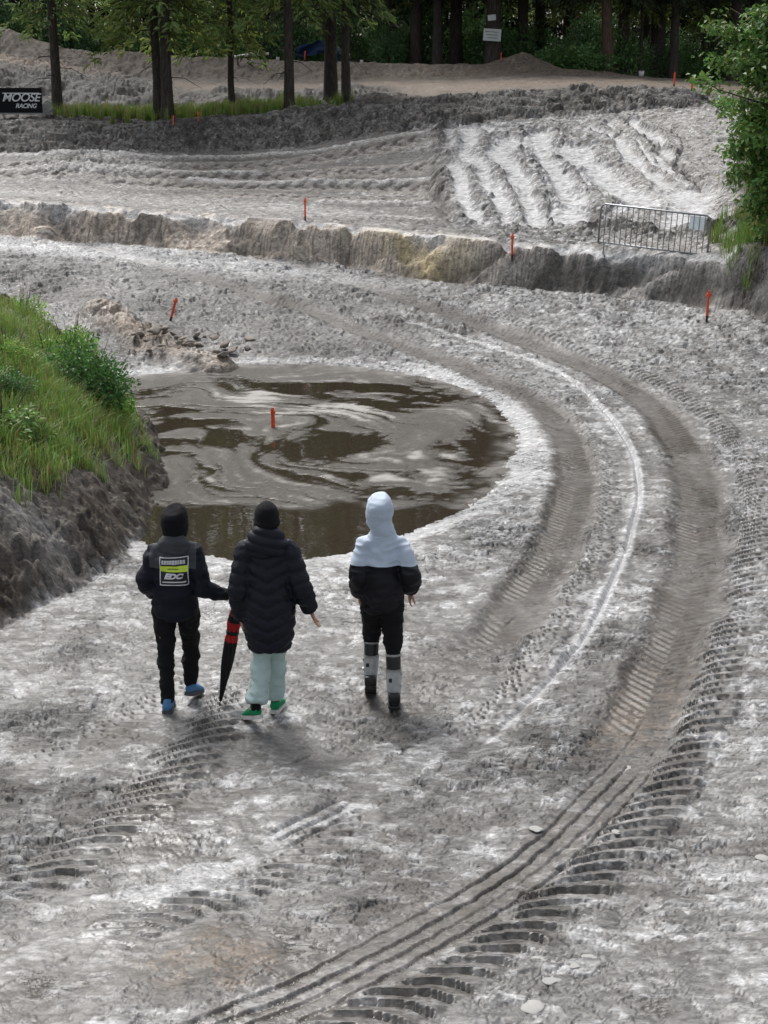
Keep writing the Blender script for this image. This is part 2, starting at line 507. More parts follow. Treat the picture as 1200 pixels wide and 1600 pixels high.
THIN = wpath([(420, 1370), (560, 1292), (690, 1215), (800, 1120), (900, 1010), (950, 920), (985, 830), (997, 745), (965, 665), (885, 592), (820, 562), (740, 543), (640, 524)], 0.02)
GROOVE = wpath([(200, 1690), (320, 1620), (450, 1568), (570, 1510), (690, 1445), (790, 1385), (870, 1325), (950, 1245), (1010, 1175), (1050, 1110)], 0.0)
LUG_L1 = wpath([(-60, 1440), (60, 1375), (170, 1300), (260, 1225), (330, 1150), (380, 1090)], 0.0)
LUG_L2 = wpath([(100, 1500), (250, 1430), (370, 1390), (470, 1340), (560, 1280)], 0.0)
LUG_L3 = wpath([(-60, 1250), (80, 1190), (200, 1130), (290, 1070)], 0.0)
SCRAPE = wpath([(500, 1160), (600, 1100), (700, 1040), (770, 985)], 0.0)
TYRE_L = wpath([(-40, 1530), (100, 1470), (260, 1390), (420, 1320), (560, 1250), (690, 1160)], 0.0)

def base_z(s, Y):
    pY = pz = None; z = 0.0
    for k, (ks, kY, kz) in enumerate(LINES):
        cY = np.interp(s, ks, kY); cz = np.interp(s, ks, kz)
        if k: z = np.where((Y >= pY) & (Y < cY), pz + (cz - pz) * (Y - pY) / max(cY - pY, 1e-3), z)
        pY, pz = cY, cz
    return z

def hit(px, py, Y0=24.0, Y1=46.0):
    """where the sight line through a pixel meets the bare terrain beyond Y0"""
    ys_ = np.linspace(Y0, Y1, 900); s = s_of(px, py)
    d = base_z(s, ys_) - (CAM_H - slope_of(py) * ys_)
    k = np.nonzero(d >= 0)[0]
    y = ys_[k[0]] if len(k) else Y1
    return (s * y, y)

def hpath(pix, Y0, step=0.3): return catmull([hit(x, y, Y0) for x, y in pix], step)
CHANNELS = [(hpath(p, 31.0), w, d) for p, w, d in (
    ([(690, 200), (700, 240), (706, 285), (716, 350)], 0.24, .14), ([(727, 197), (750, 250), (768, 300), (782, 352)], 0.30, .13), ([(757, 196), (790, 250), (806, 300)], 0.14, .10),
    ([(785, 215), (812, 265), (832, 320), (846, 352)], 0.30, .14), ([(826, 205), (868, 255), (898, 305), (916, 345)], 0.34, .16), ([(800, 200), (838, 250), (868, 300), (890, 350)], 0.10, .12),
    ([(893, 230), (948, 278), (994, 318)], 0.34, .12), ([(862, 205), (905, 255), (955, 310), (975, 330)], 0.10, .10), ([(1045, 300), (1070, 330), (1090, 352)], 0.55, .10), ([(700, 348), (760, 352)], 0.3, .08), ([(1068, 205), (1078, 260), (1084, 300)], .05, .10), ([(925, 195), (985, 245), (1030, 295)], .22, .09), ([(960, 190), (1005, 230), (1060, 290)], .08, .08), ([(1005, 188), (1040, 235), (1062, 270)], .2, .07))]
TERRACE = [(hpath(p, 35.5), hw, lam) for p, hw, lam in (
    ([(-60, 262), (120, 262), (300, 264), (450, 258), (570, 238), (690, 212)], .36, .44), ([(-60, 276), (150, 278), (350, 279), (520, 272), (690, 250)], .34, .40), ([(180, 291), (400, 296), (560, 293), (690, 282)], .36, .42), ([(350, 306), (520, 311), (690, 306)], .30, .42))]
TLINE = [hpath(p, 35.5) for p in ([(-60, 247), (150, 248), (330, 249), (450, 243), (560, 228), (690, 203)], [(-60, 270), (200, 271), (400, 273)], [(300, 286), (690, 268)], [(500, 322), (690, 318)])]
SHORE = [(150, 850), (205, 842), (280, 862), (360, 874), (440, 876), (530, 868), (600, 850), (650, 828), (715, 800), (765, 765), (795, 725), (806, 690), (790, 652), (760, 626), (700, 600), (620, 583), (540, 574), (450, 570), (360, 572), (300, 580), (215, 588), (150, 600), (60, 640), (60, 760)]
SHORE_W = catmull([(lambda p: (p.x, p.y))(at_z(x, y, -0.05)) for x, y in SHORE + SHORE[:1]], 0.3)
WATER_Z = -0.05

_tp = [(-8.5, 5.0), (-6.5, 8.5), (-4.4, 10.6)] + [tuple(at_z(x, y, 0.0))[:2] for x, y in [(0, 985), (100, 932), (195, 872), (250, 800), (274, 745), (268, 695), (245, 650), (214, 605)]] + [(-4.3, 21.8), (-6.2, 23.6), (-8.5, 25.0), (-12, 26.5)]
_tp = np.array(sorted(_tp, key=lambda q: q[1]))

def poly_dist(X, Y, P, maxd):
    """distance, signed side (right +) and arc length to polyline P, only within maxd of it"""
    D = np.full(X.shape, 1e3); S = np.zeros(X.shape)
    lo = P.min(0) - maxd; hi = P.max(0) + maxd
    idx = np.nonzero((X > lo[0]) & (X < hi[0]) & (Y > lo[1]) & (Y < hi[1]))[0]
    if len(idx) == 0: return D, S
    seg = P[1:] - P[:-1]; ln = np.hypot(seg[:, 0], seg[:, 1]); cum = np.concatenate([[0], np.cumsum(ln)])
    for c in range(0, len(idx), 400000):
        ii = idx[c:c + 400000]
        x = X[ii].astype(np.float32); y = Y[ii].astype(np.float32)
        best = np.full(len(ii), 1e6, np.float32); sd = np.zeros(len(ii), np.float32); ss = np.zeros(len(ii), np.float32)
        for k in range(len(seg)):
            tx, ty = seg[k] / ln[k]
            dx = x - np.float32(P[k, 0]); dy = y - np.float32(P[k, 1])
            t = np.clip(dx * np.float32(tx) + dy * np.float32(ty), 0, np.float32(ln[k]))
            ex = dx - t * np.float32(tx); ey = dy - t * np.float32(ty)
            d2 = ex * ex + ey * ey
            w = d2 < best
            best = np.where(w, d2, best)
            sd = np.where(w, np.sign(dx * np.float32(ty) - dy * np.float32(tx)), sd)
            ss = np.where(w, t + np.float32(cum[k]), ss)
        D[ii] = np.sqrt(best) * np.where(sd == 0, 1, sd); S[ii] = ss
    return D, S

def poly_inside(X, Y, P):
    ins = np.zeros(X.shape, bool)
    for k in range(len(P) - 1):
        x1, y1 = P[k]; x2, y2 = P[k + 1]
        if y1 == y2: continue
        c = ((Y >= min(y1, y2)) & (Y < max(y1, y2)))
        xx = x1 + (Y - y1) * (x2 - x1) / (y2 - y1)
        ins ^= c & (X < xx)
    return ins

# real surface colours (albedo)
C_DARK = np.array((0.062, 0.054, 0.045))
C_MUD = np.array((0.150, 0.1445, 0.135))
C_PALE = np.array((0.50, 0.50, 0.50))
C_BROWN = np.array((0.058, 0.046, 0.034))
C_WARM = np.array((0.30, 0.235, 0.175))
C_SAND = np.array((0.40, 0.37, 0.33))
C_YEL = np.array((0.56, 0.45, 0.25))
C_SOIL = np.array((0.050, 0.041, 0.032))

def mixc(c, col, f):
    return c + (np.asarray(col) - c) * np.clip(f, 0, 1)[:, None]

def px_of(X, Y, Z):
    zc = Y * CT - (Z - CAM_H) * ST
    yc = Y * ST + (Z - CAM_H) * CT
    return 600 + F * X / zc, 800 - F * yc / zc

def terrain(X, Y, full=True):
    """height of the ground, its soil colour, wetness and region for world X, Y"""
    X = np.asarray(X, float).ravel(); Y = np.asarray(Y, float).ravel()
    n = len(X)
    Ys = np.maximum(Y, 0.5)
    s = X / Ys
    # warp the layers so that no bank edge is a clean line
    wA = sstep(24, 29, Y)
    yw = Y + wA * (0.20 * fbm(X * 0.55, Y * 0.55, 3, 11) + 0.05 * fbm(X * 2.6, Y * 1.3, 3, 15))
    sw = s + wA * 0.002 * fbm(X * 0.9, Y * 0.9, 2, 19)
    z = np.zeros(n)
    bank = np.zeros(n)
    edges = []
    pY = pz = None
    for k, (ks, kY, kz) in enumerate(LINES):
        cY = np.interp(sw, ks, kY); cz = np.interp(sw, ks, kz)
        edges.append(cY)
        if k:
            m = (yw >= pY) & (yw < cY)
            t = (yw - pY) / np.maximum(cY - pY, 1e-3)
            if k == 4: t = np.minimum(1.0, t * (1.25 + 0.9 * fbm(X * 0.45, X * 0 + 3.3, 3, 17)).clip(0.85, 2.2))
            z = np.where(m, pz + (cz - pz) * t, z)
            if k == 4: bank = np.where(m, 1.0, bank)
        pY, pz = cY, cz
    px, py = px_of(X, Ys, z)
    toeY, cresY, midY, footY, topY, backY = edges[3], edges[4], edges[5], edges[6], edges[7], edges[8]

    track = sstep(0.25, -0.25, yw - toeY)
    nearf = track
    # ---- churned mud: clods, boot prints, smears
    nA = fbm(X * 1.1, Y * 0.75, 4, 21)
    nB = ridged(X * 3.1 + 0.8 * nA, Y * 2.6, 3, 31)
    nC = fbm(X * 7.0, Y * 8.0, 3, 41)
    f1, f2, cid = cells(X * 5.2 + 0.5 * nC, Y * 6.4 + 0.3 * nA, 51)
    crack = sstep(0.02, 0.16, f2 - f1)
    dome = np.maximum(0, 1 - 1.7 * f1 * f1) * crack * (0.15 + 1.5 * np.maximum(0, cid - 0.25))     # rounded clods
    g1, g2, gid = cells(X * 12.0 + 0.8 * nC, Y * 13.0, 53)
    dome2 = np.maximum(0, 1 - 1.8 * g1 * g1) * sstep(0.02, 0.2, g2 - g1) * (gid > 0.4)
    k1, k2, kid = cells(X * 2.3 + 0.5 * nC, Y * 2.6 + 0.4 * nA, 57)
    dome0 = np.maximum(0, 1 - 1.3 * k1 * k1) * sstep(0.0, 0.2, k2 - k1) * (0.3 + 1.2 * kid)
    rough_patch = sstep(-0.25, 0.45, fbm(X * 0.45, Y * 0.3, 3, 61))
    plate = sstep(0.0, 0.10, f2 - f1) * (0.35 + 0.9 * cid) - 0.6
    plate2 = sstep(0.0, 0.16, g2 - g1) * (0.3 + 0.9 * gid) - 0.55
    flatp = sstep(-0.05, 0.35, fbm(X * 0.55 + 40, Y * 0.8, 3, 65) + 0.05)          # trodden smooth
    churn = (0.30 + 0.75 * rough_patch) * (1 - 0.6 * flatp)
    dz = track * (0.028 * nA + 0.010 * nC * (1 - .7 * flatp)) + track * (1 - 0.6 * flatp) * (0 + (0.012 + 0.022 * rough_patch) * plate + (0.010 + 0.013 * rough_patch) * plate2 + 0.010 * (dome - .3) * rough_patch)
    spk = fbm(X * 3.6, Y * 5.6, 5, 81, 0.78)
    pale = 0.50 + 0.20 * fbm(X * 0.8 + 3, Y * 0.8, 3, 71) + 0.36 * spk + 0.55 * (cid - 0.5) + 0.6 * (gid - 0.5)
    brown = 0.9 * fbm(X * 0.5 - 9, Y * 0.4 + 4, 3, 91) - 0.30
    dark = 0.9 * sstep(0.12, 0.6, 0.8 * fbm(X * 1.6, Y * 2.4, 5, 95, 0.72) + 0.35 * (0.5 - cid))
    wet = np.clip(0.75 + 0.4 * fbm(X * 0.9, Y * 0.7, 2, 97), 0.3, 1)
    damp = np.ones(n)           # how much of the churn survives (flattened inside ruts)

    def add(P, hw):
        return poly_dist(X, Y, P, hw)
    extra = np.zeros(n)
    if full or True:
        for P, hw, dep, lip in ((RUT_OUT, 0.31, 0.030, 0.008), (RUT_IN, 0.28, 0.032, 0.008)):
            D, S = add(P, 1.0)
            D = D + 0.05 * nA
            L = S.max() if len(S) else 1
            fade = sstep(0.0, 1.2, S)
            b = sstep(hw, hw * 0.55, np.abs(D)) * fade
            extra -= dep * b
            extra += lip * np.exp(-((np.abs(D) - hw * 1.15) / 0.07) ** 2) * fade * (0.6 + 0.7 * nB)
            damp = damp * (1 - 0.75 * b)
            bb = sstep(hw * 1.25, hw * 0.5, np.abs(D + 0.06 * nC)) * fade
            brown = np.maximum(brown, bb * (0.95 + 0.5 * nA + 0.3 * spk))
            pale = pale - 0.75 * bb
            dark = dark * (1 - 0.6 * bb)
            # fine tread left inside the rut
            extra += 0.006 * b * np.sin((S - np.abs(D) * 0.9) * 2 * math.pi / 0.11) * sstep(-0.2, 0.5, nA + 0.3)
        for P, hw, lam, amp, sk in ((LUG_OUT, 0.205, 0.150, 0.050, -0.9), (LUG_IN, 0.15, 0.105, 0.030, -0.8), (LUG_L1, 0.24, 0.15, 0.044, -0.9), (LUG_L2, 0.18, 0.12, 0.036, -0.9), (LUG_L3, 0.2, 0.12, 0.030, -0.8)):
            D, S = add(P, 0.6)
            Dn = D + 0.04 * nA
            b = sstep(hw, hw * 0.72, np.abs(Dn)) * sstep(0, 0.8, S)
            keep = sstep(-0.5, 0.1, fbm(S * 0.5, S * 0 + hw * 7, 2, 141) + 0.3 * nC + 0.3 * nA + 0.55)
            phr = (S + sk * Dn + 0.5 * Dn * Dn / hw + 0.016 * nC + 0.045 * nA) / lam
            ph = phr % 1.0; lid = np.floor(phr)
            lrnd = _H1[(lid.astype(np.int64) * 7 + int(lam * 1000)) & 1023]; lr2 = _H2[(lid.astype(np.int64) * 13 + 5) & 1023]
            keep = keep * sstep(0.0, 0.06, hw * (0.72 + 0.5 * lr2) - np.abs(Dn) + 0.03 * nC)
            ampd = amp * (1.05 - 0.15 * sstep(9.5, 13, Y))
            lug = sstep(0.0, 0.10, ph) * (1 - 0.55 * ph) * sstep(1.0, 0.80, ph) - 0.40
            extra += ampd * lug * b * keep * (0.75 + 0.45 * lrnd)
            damp = damp * (1 - 0.85 * b * keep)
            pale = pale + b * keep * (0.12 * lug)
            brown = np.maximum(brown, b * keep * 0.25)
            extra += 0.02 * np.exp(-((Dn + hw * 1.08) / 0.045) ** 2) * keep
        D, S = add(THIN, 0.4)
        Dn = D + 0.012 * nA
        kf = sstep(1.5, 5.0, S)
        extra += kf * (-0.055 * np.exp(-(Dn / 0.020) ** 2) + 0.014 * np.exp(-((np.abs(Dn) - 0.05) / 0.025) ** 2)) * (0.7 + 0.5 * nA)
        pale = pale + kf * 1.5 * np.exp(-(Dn / 0.060) ** 2); dark = dark * (1 - kf * np.exp(-(Dn / 0.06) ** 2)); brown = brown * (1 - kf * np.exp(-(Dn / 0.06) ** 2))
        damp = damp * (1 - 0.7 * np.exp(-(Dn / 0.07) ** 2))
        D, S = add(GROOVE, 0.5)
        Dn = D + 0.01 * nC
        band = sstep(0.26, 0.16, np.abs(Dn)) * sstep(-0.1, 1, S) * sstep(S.max() + .01, S.max() - 1.4, S)
        damp = damp * (1 - 0.8 * band)
        for off in (-0.15, -0.045, 0.05, 0.15):
            extra -= 0.024 * (0.85 + 0.7 * perlin(S * 0.9 + off * 90, S * 0 + off * 31, 5)) * np.exp(-((Dn - off + 0.015 * perlin(S * 0.6, S * 0 + off * 47, 6)) / 0.0100) ** 2) * sstep(-0.5, 0.2, nA + 0.3 * nC + 0.35) * band
        brown = np.maximum(brown, band * 0.55)
        D, S = add(TYRE_L, 0.5)
        band = sstep(0.16, 0.1, np.abs(D))
        damp = damp * (1 - 0.6 * band)
        for off in (-0.10, 0.0, 0.10):
            extra -= 0.030 * np.exp(-((D - off) / 0.014) ** 2) * sstep(-0.1, 0.3, nA)
        pale = pale + 0.25 * band
        D, S = add(SCRAPE, 0.9)
        bb = sstep(0.5, 0.1, np.abs(D + 0.1 * nA))
        extra -= 0.03 * bb; brown = np.maximum(brown, 0.35 * bb); pale -= 0.3 * bb
    # warm soil patches low in the picture, outer berm shoulder
    gx = at_z(330, 1490); brown = np.maximum(brown, 0.8 * np.exp(-(((X - gx.x) / 0.75) ** 2 + ((Y - gx.y) / 0.5) ** 2)) * (0.6 + nA + 0.6 * spk))
    gx = at_z(660, 1440); brown = np.maximum(brown, 0.5 * np.exp(-(((X - gx.x) / 0.5) ** 2 + ((Y - gx.y) / 0.4) ** 2)) * (0.8 + nA))
    # the far side of the track is torn into rougher, bluish clods
    farr = sstep(20, 24, Y) * track
    dz = dz + farr * (0.022 * plate + 0.02 * (dome - .35) + 0.025 * (dome0 - 0.4))
    pale = pale + farr * (-0.42 + 0.62 * sstep(-0.03, 0.07, s + 0.03 * nA)); dark = np.maximum(dark, farr * 0.5 * sstep(0.05, -0.03, s) * sstep(-0.2, 0.4, spk))
    z = z + dz * damp + extra * track
    churn = np.clip(churn * (0.35 + 0.65 * damp) + 0.45 * farr, 0.1, 1.0)
    pale = pale - 0.14 * flatp * track

    # ---- puddle basin
    D, S = poly_dist(X, Y, SHORE_W, 2.5)
    ins = poly_inside(X, Y, SHORE_W)
    sdp = np.where(ins, np.abs(D), -np.abs(D)) + 0.10 * nA + 0.05 * nC
    nearp = np.abs(D) < 2.4
    zb = np.where(sdp > 0, WATER_Z - 0.30 * sstep(0, 0.8, sdp), WATER_Z + np.minimum(0.06, -sdp * 0.16) + np.minimum(0, 0))
    wout = sstep(-0.9, -0.1, sdp)
    shal = np.where(sdp > 0, 1.0, wout)
    zz = np.where(sdp > 0, zb, z * (1 - wout) + (zb + 0.5 * dz) * wout)
    z = np.where(nearp | ins, zz, z)
    rim = np.exp(-((sdp + 0.16) / 0.17) ** 2) * (nearp) 
    pale = pale + 1.0 * rim + 0.3 * np.exp(-((sdp + 0.5) / 0.5) ** 2) * nearp
    brown = brown * (1 - 0.8 * rim)
    dark = dark * (1 - 0.8 * rim)

    # ---- colour of the track
    c = np.repeat(C_MUD[None], n, 0)
    c = mixc(c, C_PALE, 0.85 * sstep(0.25, 1.25, pale))
    c = mixc(c, C_DARK, 0.75 * dark)
    c = mixc(c, C_BROWN, brown * 0.95)
    c = mixc(c, C_WARM * 0.85, 0.4 * sstep(0.45, 0.95, brown) * sstep(11.5, 9.5, Y) * sstep(-0.3, 0.3, spk))
    reg = np.zeros(n, int)

    # silty flat just below the cut bank, and at far left
    silt = np.exp(-((yw - toeY + 0.9) / 0.8) ** 2) * sstep(0.05, -0.1, s)
    c = mixc(c, C_PALE * 1.1, silt * (0.75 + 0.5 * nA))

    # ---- cut sand bank
    up = sstep(-0.25, 0.05, yw - toeY)                       # 1 beyond the toe
    bz = (yw - toeY) / np.maximum(cresY - toeY, 0.05)
    onb = (bz > -0.15) & (bz < 1.6)
    zrel = z
    strata = 0.5 + 0.5 * np.sin(zrel * 62 + 1.6 * nA + s * 50)
    cb = np.repeat((C_SAND * 1.3)[None], n, 0)
    cb = mixc(cb, C_WARM * 1.5, (0.35 + 0.6 * strata) * sstep(0.16, -0.05, s))
    slab = sstep(0.30, 0.42, np.abs((((X * 0.55 + 0.5 * zrel + 0.35 * nA) % 1.0) - 0.5)) + 0.05 * nC)
    cb = mixc(cb, C_DARK * 1.3, slab * 0.55 * sstep(-.3, .3, nA + .2))
    cb = mixc(cb, C_MUD * 0.9, 0.7 * sstep(0.75, 0.95, strata + 0.1 * nC))
    cb = mixc(cb, C_MUD * 1.5, sstep(0.02, 0.16, s) * (0.55 + 0.3 * nA))
    gouge = sstep(0.25, 0.7, ridged(X * 0.75 - 1.3 * zrel, zrel * 0.6 + X * 0.2, 2, 207) * 0.6 + 0.3 * nA)
    cb = mixc(cb, C_DARK, gouge * sstep(-0.1, 0.08, s + 0.06 * nA) * 0.85)  # shade of the undercut hollows painted dark into the gouges
    yel = np.exp(-(((px - 660) / 70) ** 2 + ((bz - 0.75) / 0.5) ** 2))
    cb = mixc(cb, C_YEL, yel * (0.85 + 0.5 * nA + 0.4 * spk))
    crestp = np.exp(-((bz - 1.1) / 0.28) ** 2)
    cb = mixc(cb, C_PALE * 1.05, crestp * (0.7 + 0.4 * nA))
    fac = sstep(-0.12, 0.05, bz)
    c = c * (1 - fac[:, None]) + cb * fac[:, None]
    z = z + onb * sstep(-0.1, 0.1, bz) * sstep(1.5, 0.9, bz) * (0.03 * nA + 0.030 * strata * (1 - 0.5 * gouge) - 0.15 * gouge - 0.07 * slab + 0.05 * gouge * dome)
    reg = np.where(bz > -0.02, 1, reg)

    # ---- terrace with machine tracks (left) and the gouged sand slope (right)
    ter = sstep(1.05, 1.6, bz) * sstep(0.4, -0.4, yw - footY)
    isl = sstep(0.028, 0.044, s + 0.004 * nA + 0.0016 * (Y - 38))    # 1 on the slope at the right
    ct = np.repeat((C_MUD * 0.95)[None], n, 0)
    ct = mixc(ct, C_PALE, sstep(0.3, 1.1, 0.30 + 0.55 * fbm(X * 0.5, Y * 1.2, 4, 215, .65) + 0.5 * spk))
    ct = mixc(ct, C_PALE * 1.05, np.exp(-((Y - cresY - 2.2) / 1.6) ** 2) * 0.7 * sstep(0.03, -0.05, s) * (0.75 + 0.6 * spk))
    zt = 0.04 * dome * sstep(-0.1, 0.4, nA) + 0.02 * nC
    for P, hw, lam in TERRACE:
        D, S = poly_dist(X, Y, P, 0.9)
        D = D + 0.05 * nA
        b = sstep(hw, hw * 0.8, np.abs(D))
        ph = ((S - 0.8 * np.abs(D) + 0.05 * nC) / lam) % 1.0
        lug = sstep(0.0, 0.2, ph) * sstep(1.0, 0.6, ph)
        zt += b * (0.09 * lug - 0.06) + 0.04 * np.exp(-((np.abs(D) - hw * 1.15) / 0.1) ** 2)
        ct = mixc(ct, C_WARM * 0.50, b * 0.9 * (1 - 0.6 * lug))
        ct = mixc(ct, C_PALE, b * lug * 0.2)
        ct = mixc(ct, C_SAND, 0.6 * np.exp(-((np.abs(D) - hw * 1.2) / 0.10) ** 2))
    for P in TLINE:
        D, S = poly_dist(X, Y, P, 0.9)
        D = D + 0.06 * nA
        ct = mixc(ct, C_PALE * 1.1, 0.95 * np.exp(-(D / 0.16) ** 2)); zt += 0.09 * np.exp(-(D / 0.18) ** 2)
        ct = mixc(ct, C_DARK, 0.7 * np.exp(-((D - 0.34 * np.sign(D)) / 0.14) ** 2))
    # pale spill at far left
    sp = np.exp(-(((px - 130) / 90) ** 2 + ((py - 262) / 26) ** 2)); ct = mixc(ct, C_PALE * 1.1, sp * (0.7 + nA)); zt += 0.10 * sp * (1 + nB)
    # slope: channels fanning down it
    chn = np.zeros(n)
    zs = np.zeros(n)
    chw = 0.45 * fbm(X * 0.3, Y * 0.22, 2, 239)
    for P, w, dp in CHANNELS:
        D, S = poly_dist(X + chw, Y, P, 1.2)
        D = np.abs(D) + (0.16 * nA + 0.06 * (dome0 - .3)) * (w > .08) + 0.05 * nC
        b = sstep(w * 1.5, w * 0.45, D)
        chn = np.maximum(chn, b if w > .06 else 0 * b)
        zs = np.minimum(zs, -0.75 * dp * b)
        zs = np.maximum(zs, 0.07 * np.exp(-((D - w * 1.5) / 0.12) ** 2) * (1 - chn)) * (zs >= 0) + zs * (zs < 0)
    rightf = sstep(0.12, 0.17, s + 0.01 * nA)
    zs = zs + (0.045 * dome0 + 0.035 * dome) * (1 - 0.9 * chn) + 0.015 * nC * (1 - 0.6 * chn)
    cs = np.repeat((C_MUD * 1.1)[None], n, 0)
    cs = mixc(cs, C_DARK, 0.75 * sstep(0.2, 0.75, kid + 0.5 * nA))
    cs = mixc(cs, C_PALE, 0.8 * sstep(0.05, 0.6, spk + 0.25 * nA + 0.2 * rightf))
    cs = mixc(cs, C_SAND * 0.9, rightf * 0.4)
    cs = mixc(cs, C_PALE * 1.0, chn * (0.75 + 0.4 * nC + 0.5 * spk))
    dl = np.exp(-(((X - 6.75 + 0.04 * (Y - 38)) + 0.05 * nA) / 0.07) ** 2) * sstep(33, 35, Y)
    zs -= 0.08 * dl; cs = mixc(cs, C_DARK, 0.8 * dl)
    z = z + ter * (zt * (1 - isl) + zs * isl)
    ct = ct * np.array((0.80, 0.775, 0.74))
    cc = ct * (1 - isl[:, None]) + cs * isl[:, None]
    # torn edge between both
    te = np.exp(-((s - 0.036) / 0.006) ** 2) * sstep(32, 34, Y)
    cc = mixc(cc, C_DARK, te * 0.6 * (0.6 + nB)); z = z + ter * te * 0.10 * dome0
    # clods heaped along the bottom of the slope
    hp = np.exp(-((yw - midY - 0.4) / 0.5) ** 2) * isl * sstep(-0.15, 0.35, fbm(X * 0.8, Y * 0.5 + 3, 2, 251))
    z = z + ter * hp * (0.10 + 0.12 * dome0 + 0.05 * dome); cc = mixc(cc, C_DARK * 1.1, hp * 0.8)
    fac = sstep(1.15, 1.7, bz)
    c = c * (1 - fac[:, None]) + cc * fac[:, None]
    reg = np.where(bz > 1.35, np.where(isl > 0.5, 3, 2), reg)

    # ---- dark clod berm
    bm_ = sstep(-0.35, 0.1, yw - footY) * sstep(1.2, -0.4, yw - topY)
    big = 2 * dome0 - 0.8
    z = z + bm_ * (0.065 * big + 0.075 * dome + 0.02 * nC + 0.08 * nA)
    cbm = np.repeat((C_DARK * 1.25)[None], n, 0)
    cbm = mixc(cbm, C_MUD * 1.3, sstep(0.1, 0.8, 0.25 + 0.3 * cid + 0.7 * spk))
    cbm = mixc(cbm, C_SOIL, 0.6 * sstep(0.0, 0.5, fbm(X * 0.35, Y * 0.3, 3, 263)))
    fac = sstep(-0.35, 0.05, yw - footY + 0.3 * nA)
    c = c * (1 - fac[:, None]) + cbm * fac[:, None]
    reg = np.where(yw > footY - 0.1, 4, reg)

    # ---- ground behind the berm: pale track, second berm, forest floor
    bk = sstep(0.2, 1.6, yw - topY)
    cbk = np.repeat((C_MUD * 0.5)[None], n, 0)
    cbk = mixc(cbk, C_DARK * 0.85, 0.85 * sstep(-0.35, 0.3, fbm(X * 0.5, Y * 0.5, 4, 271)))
    pt = sstep(0.0, 0.03, s + 0.15 + 0.012 * nA) * np.exp(-((Y - 58.5 + 3.5 * sstep(0.0, 0.035, s) + 0.7 * fbm(X * .2, Y * .2, 2, 273)) / (2.2 + 2.0 * sstep(0.0, 0.035, s))) ** 2)
    cbk = mixc(cbk, C_WARM * 0.66, pt * 0.9)
    pl = sstep(-0.14, -0.2, s) * np.exp(-((Y - 59.8) / 1.6) ** 2); cbk = mixc(cbk, C_WARM * 0.75, pl)
    sp2 = np.exp(-(((px - 150) / 100) ** 2 + ((Y - 50) / 1.2) ** 2)); cbk = mixc(cbk, C_SAND * 1.05, sp2 * 0.9)
    b2 = sstep(60.5, 62, Y); cbk = mixc(cbk, C_WARM * 0.62, b2 * 0.8); cbk = mixc(cbk, C_DARK, b2 * 0.5 * sstep(-0.1, 0.6, nB))
    grassy = sstep(0.25, 0.75, np.exp(-(((px - 300) / 150) ** 4)) * np.exp(-((Y - 49.3) / 1.6) ** 2) + 0.3 * nA)
    cbk = mixc(cbk, (0.06, 0.085, 0.025), grassy * 0.9)
    z = z + bk * 0.40 * fbm(X * 0.45, Y * 0.6, 3, 277) * sstep(0.02, -0.03, s) * sstep(48, 51, Y) * sstep(57.5, 55, Y)
    z = z + bk * (0.10 * big * sstep(0.3, -0.2, pt) * sstep(66, 60, Y) + 0.05 * nA * sstep(70, 60, Y))
    # overturned heap under the pair of spruces
    hz = np.exp(-(((px - 575) / 55) ** 2 + ((Y - 49.5) / 1.5) ** 2)); z = z + 0.35 * hz * (1 + 0.3 * nA); cbk = mixc(cbk, C_DARK * 1.1, hz)
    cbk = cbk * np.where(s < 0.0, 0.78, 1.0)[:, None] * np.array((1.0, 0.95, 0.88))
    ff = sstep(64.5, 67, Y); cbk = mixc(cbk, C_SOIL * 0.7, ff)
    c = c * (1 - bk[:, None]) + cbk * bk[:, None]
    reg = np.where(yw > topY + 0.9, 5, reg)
    reg = np.where((Y > 65.5), 6, reg)

    # ---- grassy bank at the left
    Xt = np.interp(Y, _tp[:, 1], _tp[:, 0]) + 0.10 * fbm(Y * 0.9, X * 0.3, 3, 301) + 0.05 * nC
    d = (Xt - X) * 0.86
    hb = np.interp(d, [-0.01, 0.0, 0.10, 0.35, 0.9, 1.7, 2.6, 6.0], [0, 0, 0.10, 0.42, 0.88, 1.38, 1.58, 1.9])
    hb = hb * sstep(28.0, 22.5, Y) * sstep(3.0, 8.0, Y)
    onm = sstep(-0.05, 0.12, d) * sstep(27.5, 23, Y)
    gl = fbm(X * 1.3 + Y * 0.9, Y * 0.8, 3, 311)
    z = z * (1 - 0.5 * onm) + hb + onm * (0.10 * gl + 0.008 * nC + 0.035 * (dome0 - 0.3) + 0.016 * dome + 0.006 * dome2)
    cm = np.repeat((C_SOIL * np.array((1.2, 1.05, 0.9)))[None], n, 0)
    cm = mixc(cm, C_MUD * np.array((0.66, 0.6, 0.53)), 0.8 * sstep(-0.1, 0.8, gl * 0.4 + 0.3 * nA + 0.6 * spk))
    cm = mixc(cm, (0.10, 0.10, 0.035), 0.8 * sstep(1.0, 1.6, d + 0.4 * nA))
    smear = np.exp(-(((px - 60) / 80) ** 2 + ((py - 905) / 26) ** 2)); cm = mixc(cm, C_MUD * 1.3, 0.8 * smear)
    c = c * (1 - onm[:, None]) + cm * onm[:, None]
    reg = np.where((d > 0.0) & (Y < 27.5), 7, reg)
    # clod ridge running from the back of the bank
    D, S = poly_dist(X, Y, CLODS, 1.2)
    hb2 = sstep(0.5, 0.1, np.abs(D) + 0.12 * nA)
    z = z + hb2 * (0.17 + 0.05 * dome0 + 0.03 * dome)
    c = mixc(c, C_WARM * 0.95, hb2 * 0.85)

    # ---- dark soil bank at the right edge
    dr = (s - 0.223 - 0.012 * fbm(Y * 0.5, X * 0.2, 2, 321)) * Ys
